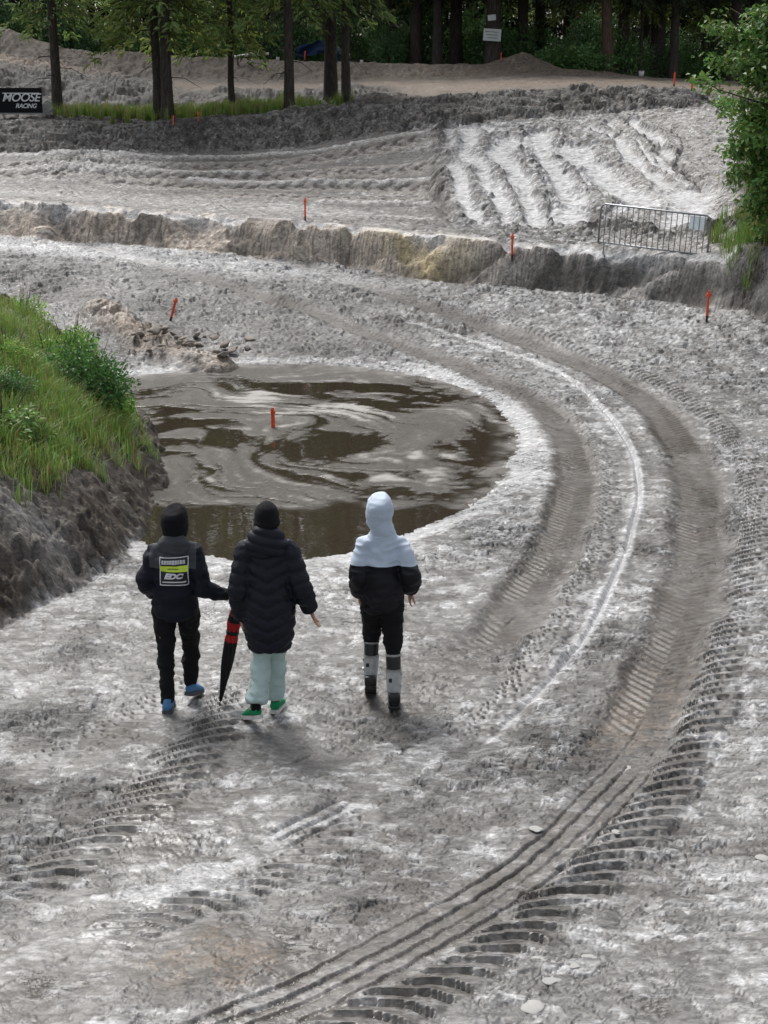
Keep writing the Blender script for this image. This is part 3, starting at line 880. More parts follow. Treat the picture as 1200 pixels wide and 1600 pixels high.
    rz = np.interp(dr, [0, 0.5, 1.2, 2.5, 8], [0, 0.35, 0.75, 1.2, 1.6]) * sstep(25.8, 27.4, Y) * sstep(44, 36, Y)
    z = z + rz + (0.12 * gl + 0.08 * dome0 + 0.04 * dome) * np.minimum(rz * 2, 1)
    c = mixc(c, C_SOIL * 1.3, sstep(0.02, 0.2, rz) * (0.9))
    reg = np.where((rz > 0.06), 8, reg)
    churn = np.where(reg == 0, churn, np.choose(np.clip(reg, 0, 8), [0 * churn, 0 * churn + .22, 0 * churn + .5, 0.75 - 0.62 * chn, 0 * churn + .95, 0 * churn + .6, 0 * churn + .6, 0.45 + 0.3 * rough_patch, 0 * churn + .8]))
    wet = np.where((reg == 0), wet, np.where(reg == 1, 0.25, np.where((reg == 2) | (reg == 3), 0.4, 0.2)))
    return z, np.clip(c, 0.01, 0.75), np.stack([wet, churn], 1), reg

CLODS = wpath([(160, 512), (205, 532), (262, 552), (345, 564)], 0.1)

def ground_z(x, y):
    return float(terrain(np.array([x]), np.array([y]))[0][0])

# grid: columns are directions from the camera's foot, rows are distances; it runs far past the frame on all sides
sd = np.linspace(-0.305, 0.305, 620)
so = np.concatenate([np.linspace(0.31, 0.45, 26), np.geomspace(0.47, 6.0, 26)])
S_ = np.concatenate([-so[::-1], sd, so])
ys = [0.4, 0.8, 1.2, 1.8, 2.4, 3.0, 3.6, 4.2, 4.6, 5.0, 5.3, 5.5]
y = 5.7
while y < 900:
    ys.append(y)
    y += 0.016 if y < 8 else 0.021 if y < 10 else 0.028 if y < 15 else 0.038 if y < 24 else 0.055 if y < 28 else 0.045 if y < 34 else 0.06 if y < 47 else 0.13 if y < 66 else 0.5 if y < 80 else 8.0
Y_ = np.array(ys)
GS, GY = np.meshgrid(S_, Y_)
gx = (GS * GY).ravel(); gy = GY.ravel()
gz, gc, gw, greg = terrain(gx, gy)
R, Cn = GS.shape
GV = np.stack([gx, gy, gz], 1)
P3 = GV.reshape(R, Cn, 3)
du = np.zeros_like(P3); dv = np.zeros_like(P3)
du[:, 1:-1] = P3[:, 2:] - P3[:, :-2]; du[:, 0] = P3[:, 1] - P3[:, 0]; du[:, -1] = P3[:, -1] - P3[:, -2]
dv[1:-1] = P3[2:] - P3[:-2]; dv[0] = P3[1] - P3[0]; dv[-1] = P3[-1] - P3[-2]
GN = np.cross(du, dv).reshape(-1, 3); GN /= np.linalg.norm(GN, axis=1)[:, None] + 1e-12
q = (np.arange(R - 1)[:, None] * Cn + np.arange(Cn - 1)[None]).ravel()
quads = np.stack([q, q + 1, q + 1 + Cn, q + Cn], 1)
freg = greg[q]
REG = ['mud_track', 'sand_bank', 'sand_terrace', 'sand_slope', 'dirt_berm', 'dirt_track', 'forest_floor', 'earth_bank', 'soil_bank']
print('ground quads', len(quads))
for k, nm in enumerate(REG):
    fq = quads[freg == k]
    if len(fq) == 0: continue
    used, inv = np.unique(fq, return_inverse=True)
    me = mesh_np(nm, GV[used], inv.reshape(-1), 4)
    col_attr(me, 'soil', gc[used]); float_attr(me, 'wet', gw[used, 0]); float_attr(me, 'churn', gw[used, 1])
    me.normals_split_custom_set_from_vertices(GN[used].astype(np.float32))
    tag(link(nm, me, M_GROUND), kind='structure')

# ------------------------------------------------------------------ puddle: brown water under drifting scum
def puddle():
    lo = SHORE_W.min(0) - 0.5; hi = SHORE_W.max(0) + 0.5
    xs = np.arange(lo[0], hi[0], 0.035); yy = np.arange(lo[1], hi[1], 0.05)
    WX, WY = np.meshgrid(xs, yy)
    x = WX.ravel(); y = WY.ravel()
    px, py = px_of(x, y, np.full(len(x), WATER_Z))
    c0 = at_z(520, 690)
    dx = x - c0.x; dy = (y - c0.y) * 0.8
    r = np.hypot(dx, dy); a = np.arctan2(dy, dx)
    a2 = a + 2.6 * np.exp(-r / 1.8) + 0.25 * fbm(x * 0.5, y * 0.5, 2, 401)
    ux = r * np.cos(a2); uy = r * np.sin(a2)
    wx = ux + 0.5 * fbm(x * 0.6, y * 0.6, 3, 405); wy = uy + 0.5 * fbm(x * 0.6 + 7, y * 0.6, 3, 407)
    f = fbm(wx * 0.5, wy * 1.5, 4, 411)
    streak = fbm(wx * 0.8, wy * 4.2, 3, 421)
    scum = 0.72 + 0.75 * f + 0.60 * streak + 0.22 * fbm(x * 6, y * 8, 3, 465, .7)
    def blob(cx, cy, rx, ry): return np.exp(-(((px - cx) / rx) ** 2 + ((py - cy) / ry) ** 2))
    j = 14 * fbm(x * 1.2, y * 0.8, 3, 431)
    near = sstep(778, 796, py + j)                       # open strip of water nearest the walkers
    for cx, cy, rx, ry, k in ((560, 605, 130, 9, 1.0), (650, 630, 70, 12, 1.0), (500, 700, 75, 16, 1.1), (560, 690, 50, 14, 1.0), (740, 760, 50, 26, 1.0), (770, 690, 34, 60, 0.8), (330, 690, 110, 12, 0.9), (270, 655, 60, 10, 0.8), (700, 700, 40, 10, 0.7)):
        scum = scum - k * blob(cx, cy + j * 0.4, rx, ry)
    sc = sstep(0.20, 0.70, scum) * (1 - near)
    foam = np.zeros(len(x))
    for cx, cy, rx, ry, k in ((395, 622, 42, 14, 1.0), (560, 632, 75, 8, 1.0), (480, 646, 90, 5, 0.9), (320, 750, 40, 8, 0.8), (560, 748, 120, 9, 0.8), (650, 715, 60, 6, 0.7), (690, 735, 60, 10, 0.6)):
        foam = np.maximum(foam, k * blob(cx, cy + j * 0.5, rx, ry))
    foam = sstep(0.3, 0.85, foam + 0.6 * streak + 0.25 * fbm(x * 5, y * 7, 3, 461)) * 0.8 * sc
    D, S = poly_dist(x, y, SHORE_W, 1.0)
    ins = poly_inside(x, y, SHORE_W)
    edge = sstep(0.4, 0.0, np.abs(D)) * (0.5 + 0.9 * fbm(x * 3, y * 3, 3, 441)) * 0.8
    upper = sstep(640, 590, py) * sstep(560, 700, 1000 - np.abs(px - 500))
    foam = np.maximum(foam, np.clip(edge, 0, 1) * 0.45 * (1 - near))
    sc = np.maximum(sc, foam)
    z = WATER_Z + 0.006 * sc * (1 + fbm(x * 6, y * 6, 2, 451))
    R, Cn = WX.shape
    q = (np.arange(R - 1)[:, None] * Cn + np.arange(Cn - 1)[None]).ravel()
    keep = (ins | (np.abs(D) < 0.5)).reshape(R, Cn)
    k4 = keep[:-1, :-1].ravel() & keep[1:, 1:].ravel()
    q = q[k4]
    quads = np.stack([q, q + 1, q + 1 + Cn, q + Cn], 1)
    used, inv = np.unique(quads, return_inverse=True)
    me = mesh_np('puddle', np.stack([x, y, z], 1)[used], inv.reshape(-1), 4)
    float_attr(me, 'scum', sc[used]); float_attr(me, 'foam', foam[used]); float_attr(me, 'tone', (-0.02 + 0.20 * streak + 0.10 * f)[used])
    tag(link('puddle', me, M_WATER), kind='structure')
puddle()

# ------------------------------------------------------------------ plants
RNG = np.random.default_rng(7)

def unit(v):
    return v / (np.linalg.norm(v, axis=1)[:, None] + 1e-9)

def leaf_mesh(name, C, D, Nn, Ln, Wd, colr, fold=0.25):
    """one folded leaf (4 triangles in 2 quads) for each centre C: along D, facing Nn"""
    D = unit(D); side = unit(np.cross(D, Nn)); up = np.cross(side, D)
    Ln = np.broadcast_to(np.asarray(Ln, float), (len(C),))[:, None]; Wd = np.broadcast_to(np.asarray(Wd, float), (len(C),))[:, None]
    b = C; t = C + D * Ln - up * Ln * 0.12
    m = C + D * Ln * 0.45
    l = m - side * Wd * 0.5 + up * Wd * fold; r = m + side * Wd * 0.5 + up * Wd * fold
    V = np.stack([b, l, t, r], 1).reshape(-1, 3)
    k = np.arange(len(C)) * 4
    fq = np.stack([k, k + 1, k + 2, k, k + 2, k + 3], 1)
    me = mesh_np(name, V, fq, 3, smooth=False)
    col_attr(me, 'leaf', np.repeat(np.clip(colr, 0, 1), 4, 0))
    return me

def blade_mesh(name, base, h, w, lean, colr):
    """grass: each blade a bent strip of two segments"""
    n = len(base)
    a = RNG.uniform(0, 2 * math.pi, n)
    sd = np.stack([np.cos(a), np.sin(a), np.zeros(n)], 1)
    ld = np.stack([np.cos(a + 1.4), np.sin(a + 1.4), np.zeros(n)], 1) * lean[:, None]
    up = np.array((0, 0, 1.0))
    w = w[:, None]; h = h[:, None]
    p0 = base - sd * w; p1 = base + sd * w
    m = base + up * h * 0.6 + ld * h * 0.3
    p2 = m - sd * w * 0.7; p3 = m + sd * w * 0.7
    p4 = base + up * h * (1 - 0.3 * np.abs(lean)[:, None]) + ld * h
    V = np.stack([p0, p1, p2, p3, p4], 1).reshape(-1, 3)
    k = np.arange(n) * 5
    f = np.stack([k, k + 1, k + 3, k, k + 3, k + 2, k + 2, k + 3, k + 4], 1)
    me = mesh_np(name, V, f, 3, smooth=False)
    col_attr(me, 'leaf', np.repeat(np.clip(colr, 0, 1), 5, 0))
    return me

def jitter(base, n, amt=0.3, hue=0.12):
    c = np.repeat(np.asarray(base, float)[None], n, 0)
    c *= (1 + amt * RNG.uniform(-1, 1, n))[:, None]
    c[:, 0] *= 1 + hue * RNG.uniform(-1, 1.6, n)
    return c

def rand_dirs(n, flat=1.0):
    d = RNG.normal(size=(n, 3)); d[:, 2] *= flat
    return unit(d)

# ---- conifer crown: drooping boughs, each bough a spray of needle twigs
def spruce_crown(name, z0, z1, rmax, nb, col, seed, droop=0.35, twigs=46):
    global RNG
    RNG = np.random.default_rng(seed)
    C = []; D = []; Nn = []; Ln = []; W = []; CO = []
    for i in range(nb):
        t = (i / nb) ** 1.25
        zz = z0 + (z1 - z0) * t + RNG.uniform(-.15, .15)
        ln = (rmax * (1 - t) ** 0.75 + 0.25) * RNG.uniform(0.55, 1.1)
        az = i * 2.399 + RNG.uniform(-.4, .4)
        dr = np.array((math.cos(az), math.sin(az), 0)); pr = np.array((-dr[1], dr[0], 0))
        m = int(twigs * (0.35 + 0.65 * ln / rmax)) + 4
        q = RNG.uniform(0.12, 1, m) ** 0.8
        dz = -droop * ln * q ** 1.5 + 0.12 * ln * q + 0.35 * ln * np.maximum(q - 0.8, 0)
        lat = RNG.normal(size=m) * 0.16 * ln * (1.15 - q)
        c = np.outer(q * ln, dr) + np.outer(lat, pr); c[:, 2] += zz + dz - RNG.uniform(0, .22, m) * (0.4 + q)
        d = dr * 0.8 + np.outer(np.sign(lat) * RNG.uniform(.2, 1.1, m), pr) + np.array((0, 0, -0.35)) + RNG.normal(size=(m, 3)) * .25
        C.append(c); D.append(d); Nn.append(RNG.normal(size=(m, 3)) * .5 + np.array((0, 0, 1)))
        Ln.append(RNG.uniform(.20, .46, m)); W.append(RNG.uniform(.06, .13, m))
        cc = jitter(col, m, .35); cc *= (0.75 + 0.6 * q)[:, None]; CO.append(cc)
    return leaf_mesh(name, np.concatenate(C), np.concatenate(D), np.concatenate(Nn), np.concatenate(Ln), np.concatenate(W), np.concatenate(CO), 0.4)

def trunk_mesh(name, h, r0, r1, seed, lean=0.0, limbs=None):
    rnd = random.Random(seed)
    bm = bmesh.new()
    n = 9
    pts = [(lean * h * (k / n) ** 1.0 + rnd.uniform(-.03, .03) * (k > 0), rnd.uniform(-.03, .03) * (k > 0), h * k / n - 0.25) for k in range(n + 1)]
    rad = [r0 + (r1 - r0) * (k / n) for k in range(n + 1)]
    rad[0] *= 1.45
    pts.insert(1, (pts[0][0], pts[0][1], 0.18)); rad.insert(1, r0 * 1.12)
    loft(bm, pts, rad, 12)
    for (z, az, ln, r) in (limbs or []):
        x = lean * z
        loft(bm, [(x, 0, z), (x + math.cos(az) * ln * .5, math.sin(az) * ln * .5, z - ln * .02), (x + math.cos(az) * ln, math.sin(az) * ln, z - ln * .28)], [r, r * .7, r * .25], 5)
    return bm_mesh(name, bm, True)

def stub_limbs(seed, z0, z1, n, l0=.3, l1=1.3):
    r = random.Random(seed)
    return [(r.uniform(z0, z1), r.uniform(0, 6.28), r.uniform(l0, l1), r.uniform(.012, .028)) for _ in range(n)]

G_SPRUCE = (0.13, 0.19, 0.055)
crownA = spruce_crown('spruce_crown_a', 3.5, 15.5, 2.3, 110, G_SPRUCE, 3, .55, 38)
crownB = spruce_crown('spruce_crown_b', 2.9, 13.5, 2.0, 105, (0.155, 0.21, 0.058), 5, 0.6, 38)
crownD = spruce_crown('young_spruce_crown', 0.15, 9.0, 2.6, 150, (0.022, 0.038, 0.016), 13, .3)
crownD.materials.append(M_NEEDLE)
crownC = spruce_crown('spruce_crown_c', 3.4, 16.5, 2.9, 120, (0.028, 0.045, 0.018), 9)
trunkA = trunk_mesh('spruce_trunk_a', 15.5, .195, .03, 1, 0, stub_limbs(1, 1.2, 6, 22))
trunkB = trunk_mesh('spruce_trunk_b', 13.5, .15, .03, 2, 0, stub_limbs(2, 1.2, 6, 22))
trunkC = trunk_mesh('spruce_trunk_c', 16.5, .27, .04, 3, 0, stub_limbs(3, 1.5, 6, 22, .2, .9))
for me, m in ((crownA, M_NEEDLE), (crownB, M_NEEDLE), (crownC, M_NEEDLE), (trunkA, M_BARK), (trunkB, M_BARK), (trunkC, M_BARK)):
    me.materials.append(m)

def tree(name, trunk, crown, loc, rz, sc, label, group=None, cat='tree'):
    t = empty(name, loc, rz); t.scale = sc if isinstance(sc, tuple) else (sc, sc, sc)
    link('trunk', trunk, None, t); link('crown', crown, None, t)
    tag(t, label, cat, group)
    return t

SPR = [  # px, py of the trunk's foot, Y, trunk+crown kind, scale, label
    (90, 174, 48.6, 'A', (0.84, 0.84, 0.9), 'slim spruce trunk standing just right of the black banner'),
    (247, 186, 47.6, 'B', (0.98, 0.98, 1.0), 'left trunk of the close pair of spruces at the grass strip'),
    (263, 190, 46.9, 'A', (0.90, 0.90, 0.95), 'right, stouter trunk of the close pair of spruces at the grass strip'),
    (363, 178, 49.2, 'B', (0.72, 0.72, 0.85), 'thinnest spruce in the grass strip with drooping yellowish boughs'),
    (452, 180, 47.5, 'A', (0.80, 0.80, 1.0), 'straight bare spruce trunk at the right end of the grass strip'),
    (517, 158, 50.2, 'C', (0.80, 0.80, 0.8), 'left of two spruces growing out of the dark soil heap'),
    (541, 160, 49.4, 'A', (0.74, 0.74, 0.9), 'right of two spruces growing out of the dark soil heap'),
]
for i, (px, py, Y, k, sc, lab) in enumerate(SPR):
    p = at_y(px, py, Y)
    gz_ = ground_z(p.x, Y)
    tree('spruce_tree', {'A': trunkA, 'B': trunkB, 'C': trunkC}[k], {'A': crownA, 'B': crownB, 'C': crownC}[k], (p.x, Y, gz_ - 0.05), i * 1.7, sc, lab, 'spruces between the two dirt tracks')

# ---- the wood behind: individual stems, then undergrowth
rnd = random.Random(11)
trunkP = trunk_mesh('pine_trunk', 17, .23, .08, 8, -0.06, stub_limbs(8, 4, 9, 8))
trunkP.materials.append(M_BARK_PINE)
FOREST = [  # px, Y, trunk scale, lean kind, label
    (770, 67.0, 1.25, 'C', 'thick dark trunk carrying the white notices at the edge of the wood'),
    (815, 69.5, 0.95, 'C', 'dark trunk behind the peak of the sand heap'),
    (952, 66.5, 1.0, 'P', 'leaning reddish pine trunk at the edge of the wood'),
    (972, 68.0, 1.0, 'C', 'dark upright trunk right beside the leaning reddish pine'),
    (1000, 67.5, 0.5, 'B', 'thin dark trunk between the leaning pine and the twin trunks'),
    (1030, 68.0, 0.9, 'C', 'left of the twin dark trunks behind the upper pair of marker stakes'),
    (1052, 67.2, 0.75, 'C', 'right of the twin dark trunks behind the upper pair of marker stakes'),
    (1098, 70.0, 0.45, 'B', 'slender pale trunk in the wood left of the leafy tree'),
    (1115, 69.0, 0.45, 'B', 'slender dark trunk in the wood beside the leafy tree'),
    (1145, 68.5, 1.0, 'C', 'broad black trunk partly behind the leafy tree'),
    (650, 69.0, 1.0, 'C', 'broad black trunk at the left end of the dark stand'),
    (683, 68.0, 0.8, 'C', 'second broad black trunk of the dark stand'),
    (712, 70.0, 1.1, 'C', 'third broad black trunk of the dark stand'),
    (20, 75.0, 1.0, 'C', 'dark trunk on the hill crest above the black banner'),
    (430, 70.0, 0.7, 'C', 'dark trunk in the wood behind the bare spruce'),
    (330, 71.0, 0.8, 'C', 'dark trunk in the wood above the white pipe'),
    (200, 72.0, 0.8, 'C', 'dark trunk in the wood behind the hanging spruce boughs'),
]
for i, (px, Y, sc, k, lab) in enumerate(FOREST):
    x = s_of(px, 100) * Y
    z = ground_z(x, Y)
    tree('forest_tree' if k != 'P' else 'pine_tree', {'B': trunkB, 'C': trunkC, 'P': trunkP}[k], {'B': crownB, 'C': crownC, 'P': crownC}[k], (x, Y, z - 0.1), i * 2.1 if k != 'P' else 0.0, (sc, sc, 1.05), lab, 'front stems of the wood')
for i in range(78):
    row = i // 26
    Y = 73 + row * 7 + rnd.uniform(-2, 2)
    x = (-46 + (i % 26) * 3.6 + rnd.uniform(-1.4, 1.4)) * (1 + 0.12 * row)
    k = rnd.choice('ABC')
    s = rnd.uniform(.9, 1.25)
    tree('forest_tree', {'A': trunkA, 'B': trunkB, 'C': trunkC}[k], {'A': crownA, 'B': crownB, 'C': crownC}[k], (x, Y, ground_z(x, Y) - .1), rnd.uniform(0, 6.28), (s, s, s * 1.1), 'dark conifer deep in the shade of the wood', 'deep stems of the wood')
for i in range(64):
    Y = 91 + (i // 32) * 4 + rnd.uniform(-1, 1); x = -52 + (i % 32) * 3.35 + rnd.uniform(-.8, .8) + 1.6 * (i // 32); s = rnd.uniform(.9, 1.2)
    tree('young_spruce', trunkB, crownD, (x, Y, ground_z(x, Y) - .1), rnd.uniform(0, 6.28), (s, s, s * 1.1), 'low branched young spruce at the back of the wood', 'young spruces closing the wood')
# ---- broadleaf bushes
def bush_mesh(name, n, rx, rz, lsize, col, seed, clumps=14, flat=0.5, lean=0.15):
    global RNG
    RNG = np.random.default_rng(seed)
    cc = rand_dirs(clumps) * RNG.uniform(.45, .95, (clumps, 1)) * np.array((rx, rx, rz)); cc[:, 2] = np.abs(cc[:, 2]) * 1.1 + rz * 0.15
    k = RNG.integers(0, clumps, n)
    off = rand_dirs(n) * (RNG.uniform(0, 1, (n, 1)) ** 0.5) * np.array((rx, rx, rz)) * 0.42
    C = cc[k] + off
    C[:, 2] = np.maximum(C[:, 2], 0.01)
    D = unit(off + 1e-3) + RNG.normal(size=(n, 3)) * .5 + np.array((0, 0, -.1))
    Nn = RNG.normal(size=(n, 3)) * .55 + np.array((0, 0, 1.0))
    c = jitter(col, n, .35, .2) * (0.8 + 0.4 * RNG.uniform(0, 1, clumps)[k])[:, None]
    me = leaf_mesh(name, C, D, Nn, lsize * RNG.uniform(.6, 1.25, n), lsize * .55 * RNG.uniform(.7, 1.2, n), c)
    me.materials.append(M_LEAF)
    return me

def stems_mesh(name, n, h, spread, r, seed):
    rr = random.Random(seed)
    bm = bmesh.new()
    for i in range(n):
        a = rr.uniform(0, 6.28); q = rr.uniform(.2, 1) * spread; hh = h * rr.uniform(.6, 1)
        loft(bm, [(q * .1 * math.cos(a), q * .1 * math.sin(a), -.08), (q * .5 * math.cos(a), q * .5 * math.sin(a), hh * .5), (q * math.cos(a), q * math.sin(a), hh)], [r, r * .75, r * .3], 5)
    me = bm_mesh(name, bm, True); me.materials.append(M_TWIG)
    return me

under = [bush_mesh('undergrowth_leaves_a', 2600, 1.7, 1.5, .22, (0.11, 0.22, 0.07), 21), bush_mesh('undergrowth_leaves_b', 2600, 1.5, 2.1, .2, (0.10, 0.20, 0.075), 22)]
ustem = stems_mesh('undergrowth_stems', 9, 2.2, 1.2, .03, 4)
for i in range(46):
    row = i // 23
    Y = 68.8 + row * 4.2 + rnd.uniform(-1.2, 1.2)
    x = -24 + (i % 23) * 2.15 + rnd.uniform(-.8, .8)
    px_ = 600 + 2400 * x / Y
    if row == 0 and 640 < px_ < 730: continue
    b = empty('undergrowth_bush', (x, Y, ground_z(x, Y) - .1), rnd.uniform(0, 6.28)); s = rnd.uniform(.6, 1.15) * (1.0 if row else 0.8); b.scale = (s, s, s * rnd.uniform(.8, 1.4))
    link('foliage', under[i % 2], None, b); link('stem', ustem, None, b)
    tag(b, 'dark leafy undergrowth bush in the shade of the wood', 'bush', 'undergrowth of the wood')
# the low round bush right of the sand heap
p = at_y(890, 108, 65.6)
b = empty('undergrowth_bush', (p.x, 65.6, ground_z(p.x, 65.6) - .1)); b.scale = (.95, .8, .62)
link('foliage', under[0], None, b); link('stem', ustem, None, b)
tag(b, 'low round dark bush just right of the peaked sand heap', 'bush')

# ---- leafy tree leaning in from the right
def leafy_tree():
    rr = random.Random(31)
    base = at_y(1265, 330, 26.6); bz = ground_z(base.x, base.y)
    root = empty('leafy_tree', (base.x, base.y, bz - .1))
    bm = bmesh.new()
    loft(bm, [(0, 0, 0), (.05, 0, 1.2), (.0, .05, 2.6), (-.1, .1, 4.2), (.1, 0, 6.0)], [.11, .09, .075, .055, .02], 9)
    tips = []
    # boughs: height on trunk, end offset
    ends = [(0.9, (-1.05, -.1, 0.55)), (1.2, (-1.35, .0, 1.35)), (1.5, (-1.75, -.25, 2.25)), (1.3, (-1.5, .4, 1.9)), (1.9, (-1.3, -.5, 2.6)), (2.3, (-1.75, .1, 3.15)), (2.4, (-1.5, .3, 3.55)), (2.7, (-1.1, -.3, 3.4)), (3.0, (-.9, .3, 4.2)), (3.3, (-.95, -.1, 4.7)),
            (1.0, (.9, .3, 1.9)), (1.8, (1.3, -.3, 2.8)), (2.6, (1.2, .4, 3.9)), (3.2, (.8, -.6, 4.6)), (3.6, (-.2, .7, 5.2)), (3.8, (.3, -.7, 5.4)), (4.4, (-.5, 0, 6.0)), (4.2, (.6, .2, 6.2)), (.7, (-.75, -.5, .9)), (0.6, (-.8, .2, .25)), (.5, (-.95, -.4, .5)), (.9, (-1.2, .3, .95)), (1.1, (-1.25, -.5, 1.6)), (2.0, (-1.6, -.3, 2.7)), (.4, (-.6, -.6, .1))]
    for z, e in ends:
        st = Vector((0, 0, z)); en = Vector(e); mid = (st + en) * .5 + Vector((0, 0, .12))
        loft(bm, [st, mid, en], [.035, .022, .008], 6)
        for j in range(7):
            t = rr.uniform(.35, 1.0)
            q = st.lerp(en, t) + Vector((0, 0, .1 * (1 - t)))
            q2 = q + Vector((rr.uniform(-.4, .25), rr.uniform(-.4, .4), rr.uniform(-.22, .25)))
            loft(bm, [q, q2], [.009, .004], 4)
            tips.append((q, q2))
    me = bm_mesh('leafy_trunk', bm, True); link('trunk', me, M_TWIG, root)
    global RNG
    RNG = np.random.default_rng(5)
    C = []; D = []; N_ = []; CO = []
    for q, q2 in tips:
        m = 95
        t = RNG.uniform(.1, 1.15, m)[:, None]
        a = np.array(q); b = np.array(q2)
        c = a + (b - a) * t + RNG.normal(size=(m, 3)) * np.array((.12, .12, .08))
        d = (b - a) / (np.linalg.norm(b - a) + 1e-6) + RNG.normal(size=(m, 3)) * .8 + np.array((0, 0, -.45))
        C.append(c); D.append(d); N_.append(RNG.normal(size=(m, 3)) * .45 + np.array((-.1, -.25, 1)))
        CO.append(jitter((0.13, 0.25, 0.06), m, .3, .25) * RNG.uniform(.75, 1.25))
    C = np.concatenate(C); n = len(C)
    me = leaf_mesh('leafy_crown', C, np.concatenate(D), np.concatenate(N_), RNG.uniform(.07, .135, n), RNG.uniform(.05, .085, n), np.concatenate(CO))
    link('crown', me, M_LEAF, root)
    tag(root, 'bright green broadleaf tree leaning in from the right edge', 'tree')
leafy_tree()

# ---- plants on the left bank
def bank_spot(px, py, Y):
    p = at_y(px, py, Y); return p.x, Y
def plant(name, label, px, py, Y, me, stem, sc, cat='shrub', rz=0.0, group=None):
    x, y = bank_spot(px, py, Y)
    r = empty(name, (x, y, ground_z(x, y) - .04), rz); r.scale = sc if isinstance(sc, tuple) else (sc,) * 3
    link('foliage', me, None, r); link('stem', stem, None, r)
    return tag(r, label, cat, group)

sh_dark = bush_mesh('shrub_leaves', 3600, .5, .55, .055, (0.075, 0.19, 0.045), 41, 26)
sh_lime = bush_mesh('weed_leaves', 1500, .45, .38, .055, (0.21, 0.38, 0.06), 43, 18)
sh_pale = bush_mesh('broad_weed_leaves', 700, .42, .25, .085, (0.15, 0.26, 0.07), 45, 14)
st_s = stems_mesh('shrub_stems', 12, .75, .42, .009, 6)
plant('leafy_shrub', 'dark green rounded shrub on the lip of the left bank', 130, 690, 17.4, sh_dark, st_s, (1.1, .9, 1.15))
plant('weed_clump', 'lime green weeds crowding the right side of the dark shrub', 182, 640, 18.0, sh_lime, st_s, (.55, .55, .85), rz=1)
plant('weed_clump', 'lime green weed clump behind the dark shrub on the bank crest', 110, 545, 19.4, sh_lime, st_s, (.9, .8, .9), rz=2)
plant('weed_clump', 'lime green weeds on the bank crest at the upper left', 35, 490, 20.6, sh_lime, st_s, (.9, .8, .8), rz=3)
plant('weed_clump', 'yellow green weeds in front of the dark shrub', 75, 600, 18.0, sh_lime, st_s, (.6, .6, .7), rz=4)
plant('weed_clump', 'lime green weeds hanging below the dark shrub over the bare soil', 120, 705, 16.9, sh_lime, st_s, (.6, .5, .5), rz=5)
plant('weed_clump', 'yellow green weeds at the left frame edge, mid bank', 15, 660, 16.8, sh_lime, st_s, (.8, .7, .7), rz=6)
plant('broad_leaf_weed', 'pale broad leaved weed low on the left bank, at the frame edge', 12, 800, 14.6, sh_pale, st_s, (1.0, .9, .8))
plant('broad_leaf_weed', 'small pale broad leaved weed beside the larger one on the bank', 62, 800, 14.9, sh_pale, st_s, (.55, .5, .55), rz=2)
plant('broad_leaf_weed', 'tiny light green seedling on the bare soil of the left bank', 155, 762, 16.0, sh_pale, st_s, (.22, .22, .28), rz=1)
plant('broad_leaf_weed', 'dark leafy weed in the middle of the bank grass', 20, 745, 15.6, sh_dark, st_s, (.55, .5, .45), rz=1)

def scatter_grass(name, label, spots, n, h0, h1, w, col, seed, kindcat='grass', lean=.5):
    """spots: (px, py, Y, radius_x, radius_y, weight)"""
    global RNG
    RNG = np.random.default_rng(seed)
    B = []
    ws = np.array([q[5] for q in spots]); ws = ws / ws.sum()
    for (px, py, Y, rx, ry, _), wt in zip(spots, ws):
        m = int(n * wt)
        p = at_y(px, py, Y)
        nt = max(3, m // 26)
        tx = p.x + RNG.normal(size=nt) * rx; ty = Y + RNG.normal(size=nt) * ry
        k = RNG.integers(0, nt, m)
        B.append(np.stack([tx[k] + RNG.normal(size=m) * .05, ty[k] + RNG.normal(size=m) * .05], 1))
    B = np.concatenate(B)
    z = terrain(B[:, 0], B[:, 1])[0]
    base = np.concatenate([B, z[:, None] - .02], 1)
    m = len(B)
    c = jitter(col, m, .3, .3)
    dry = RNG.uniform(0, 1, m) < .22
    c[dry] = jitter((.30, .25, .11), int(dry.sum()), .25)
    me = blade_mesh(name, base, RNG.uniform(h0, h1, m), RNG.uniform(.5, 1.2, m) * w, RNG.uniform(-lean, lean, m), c)
    o = link(name, me, M_LEAF)
    tag(o, label, kindcat, kind='stuff')
scatter_grass('bank_grass', 'long yellow green grass on the left bank', [(20, 560, 18.5, .45, .8, 1.2), (30, 690, 16.6, .4, .45, 1.4), (-60, 640, 17, .6, 1.2, 1.0), (60, 640, 17.2, .3, .4, .8), (10, 490, 20.4, .5, .6, .8), (40, 760, 15.4, .3, .3, .6), (-60, 820, 14.2, .5, .5, .6), (110, 540, 19.6, .3, .4, .5), (150, 610, 17.9, .25, .3, .6), (90, 690, 16.4, .3, .3, .9), (110, 730, 15.9, .25, .25, .5), (50, 800, 14.8, .3, .3, .6), (180, 690, 17.0, .15, .25, .35), (20, 860, 14.0, .25, .25, .35)], 24000, .10, .34, .005, (.19, .34, .07), 61, lean=.9)
scatter_grass('strip_grass', 'low green grass strip around the spruce trunks', [(190, 184, 48.3, 1.2, .6, 1), (330, 182, 48.4, 1.6, .7, 1.3), (420, 178, 48.6, .9, .7, .7)], 14000, .15, .5, .014, (.17, .28, .06), 63)
scatter_grass('right_bank_grass', 'light green grass on the soil bank under the leafy tree', [(1185, 320, 27.6, .35, .5, 1.0), (1200, 280, 29.0, .4, .8, 1.0), (1195, 360, 26.9, .2, .2, .4)], 3500, .15, .45, .007, (.13, .27, .05), 65)

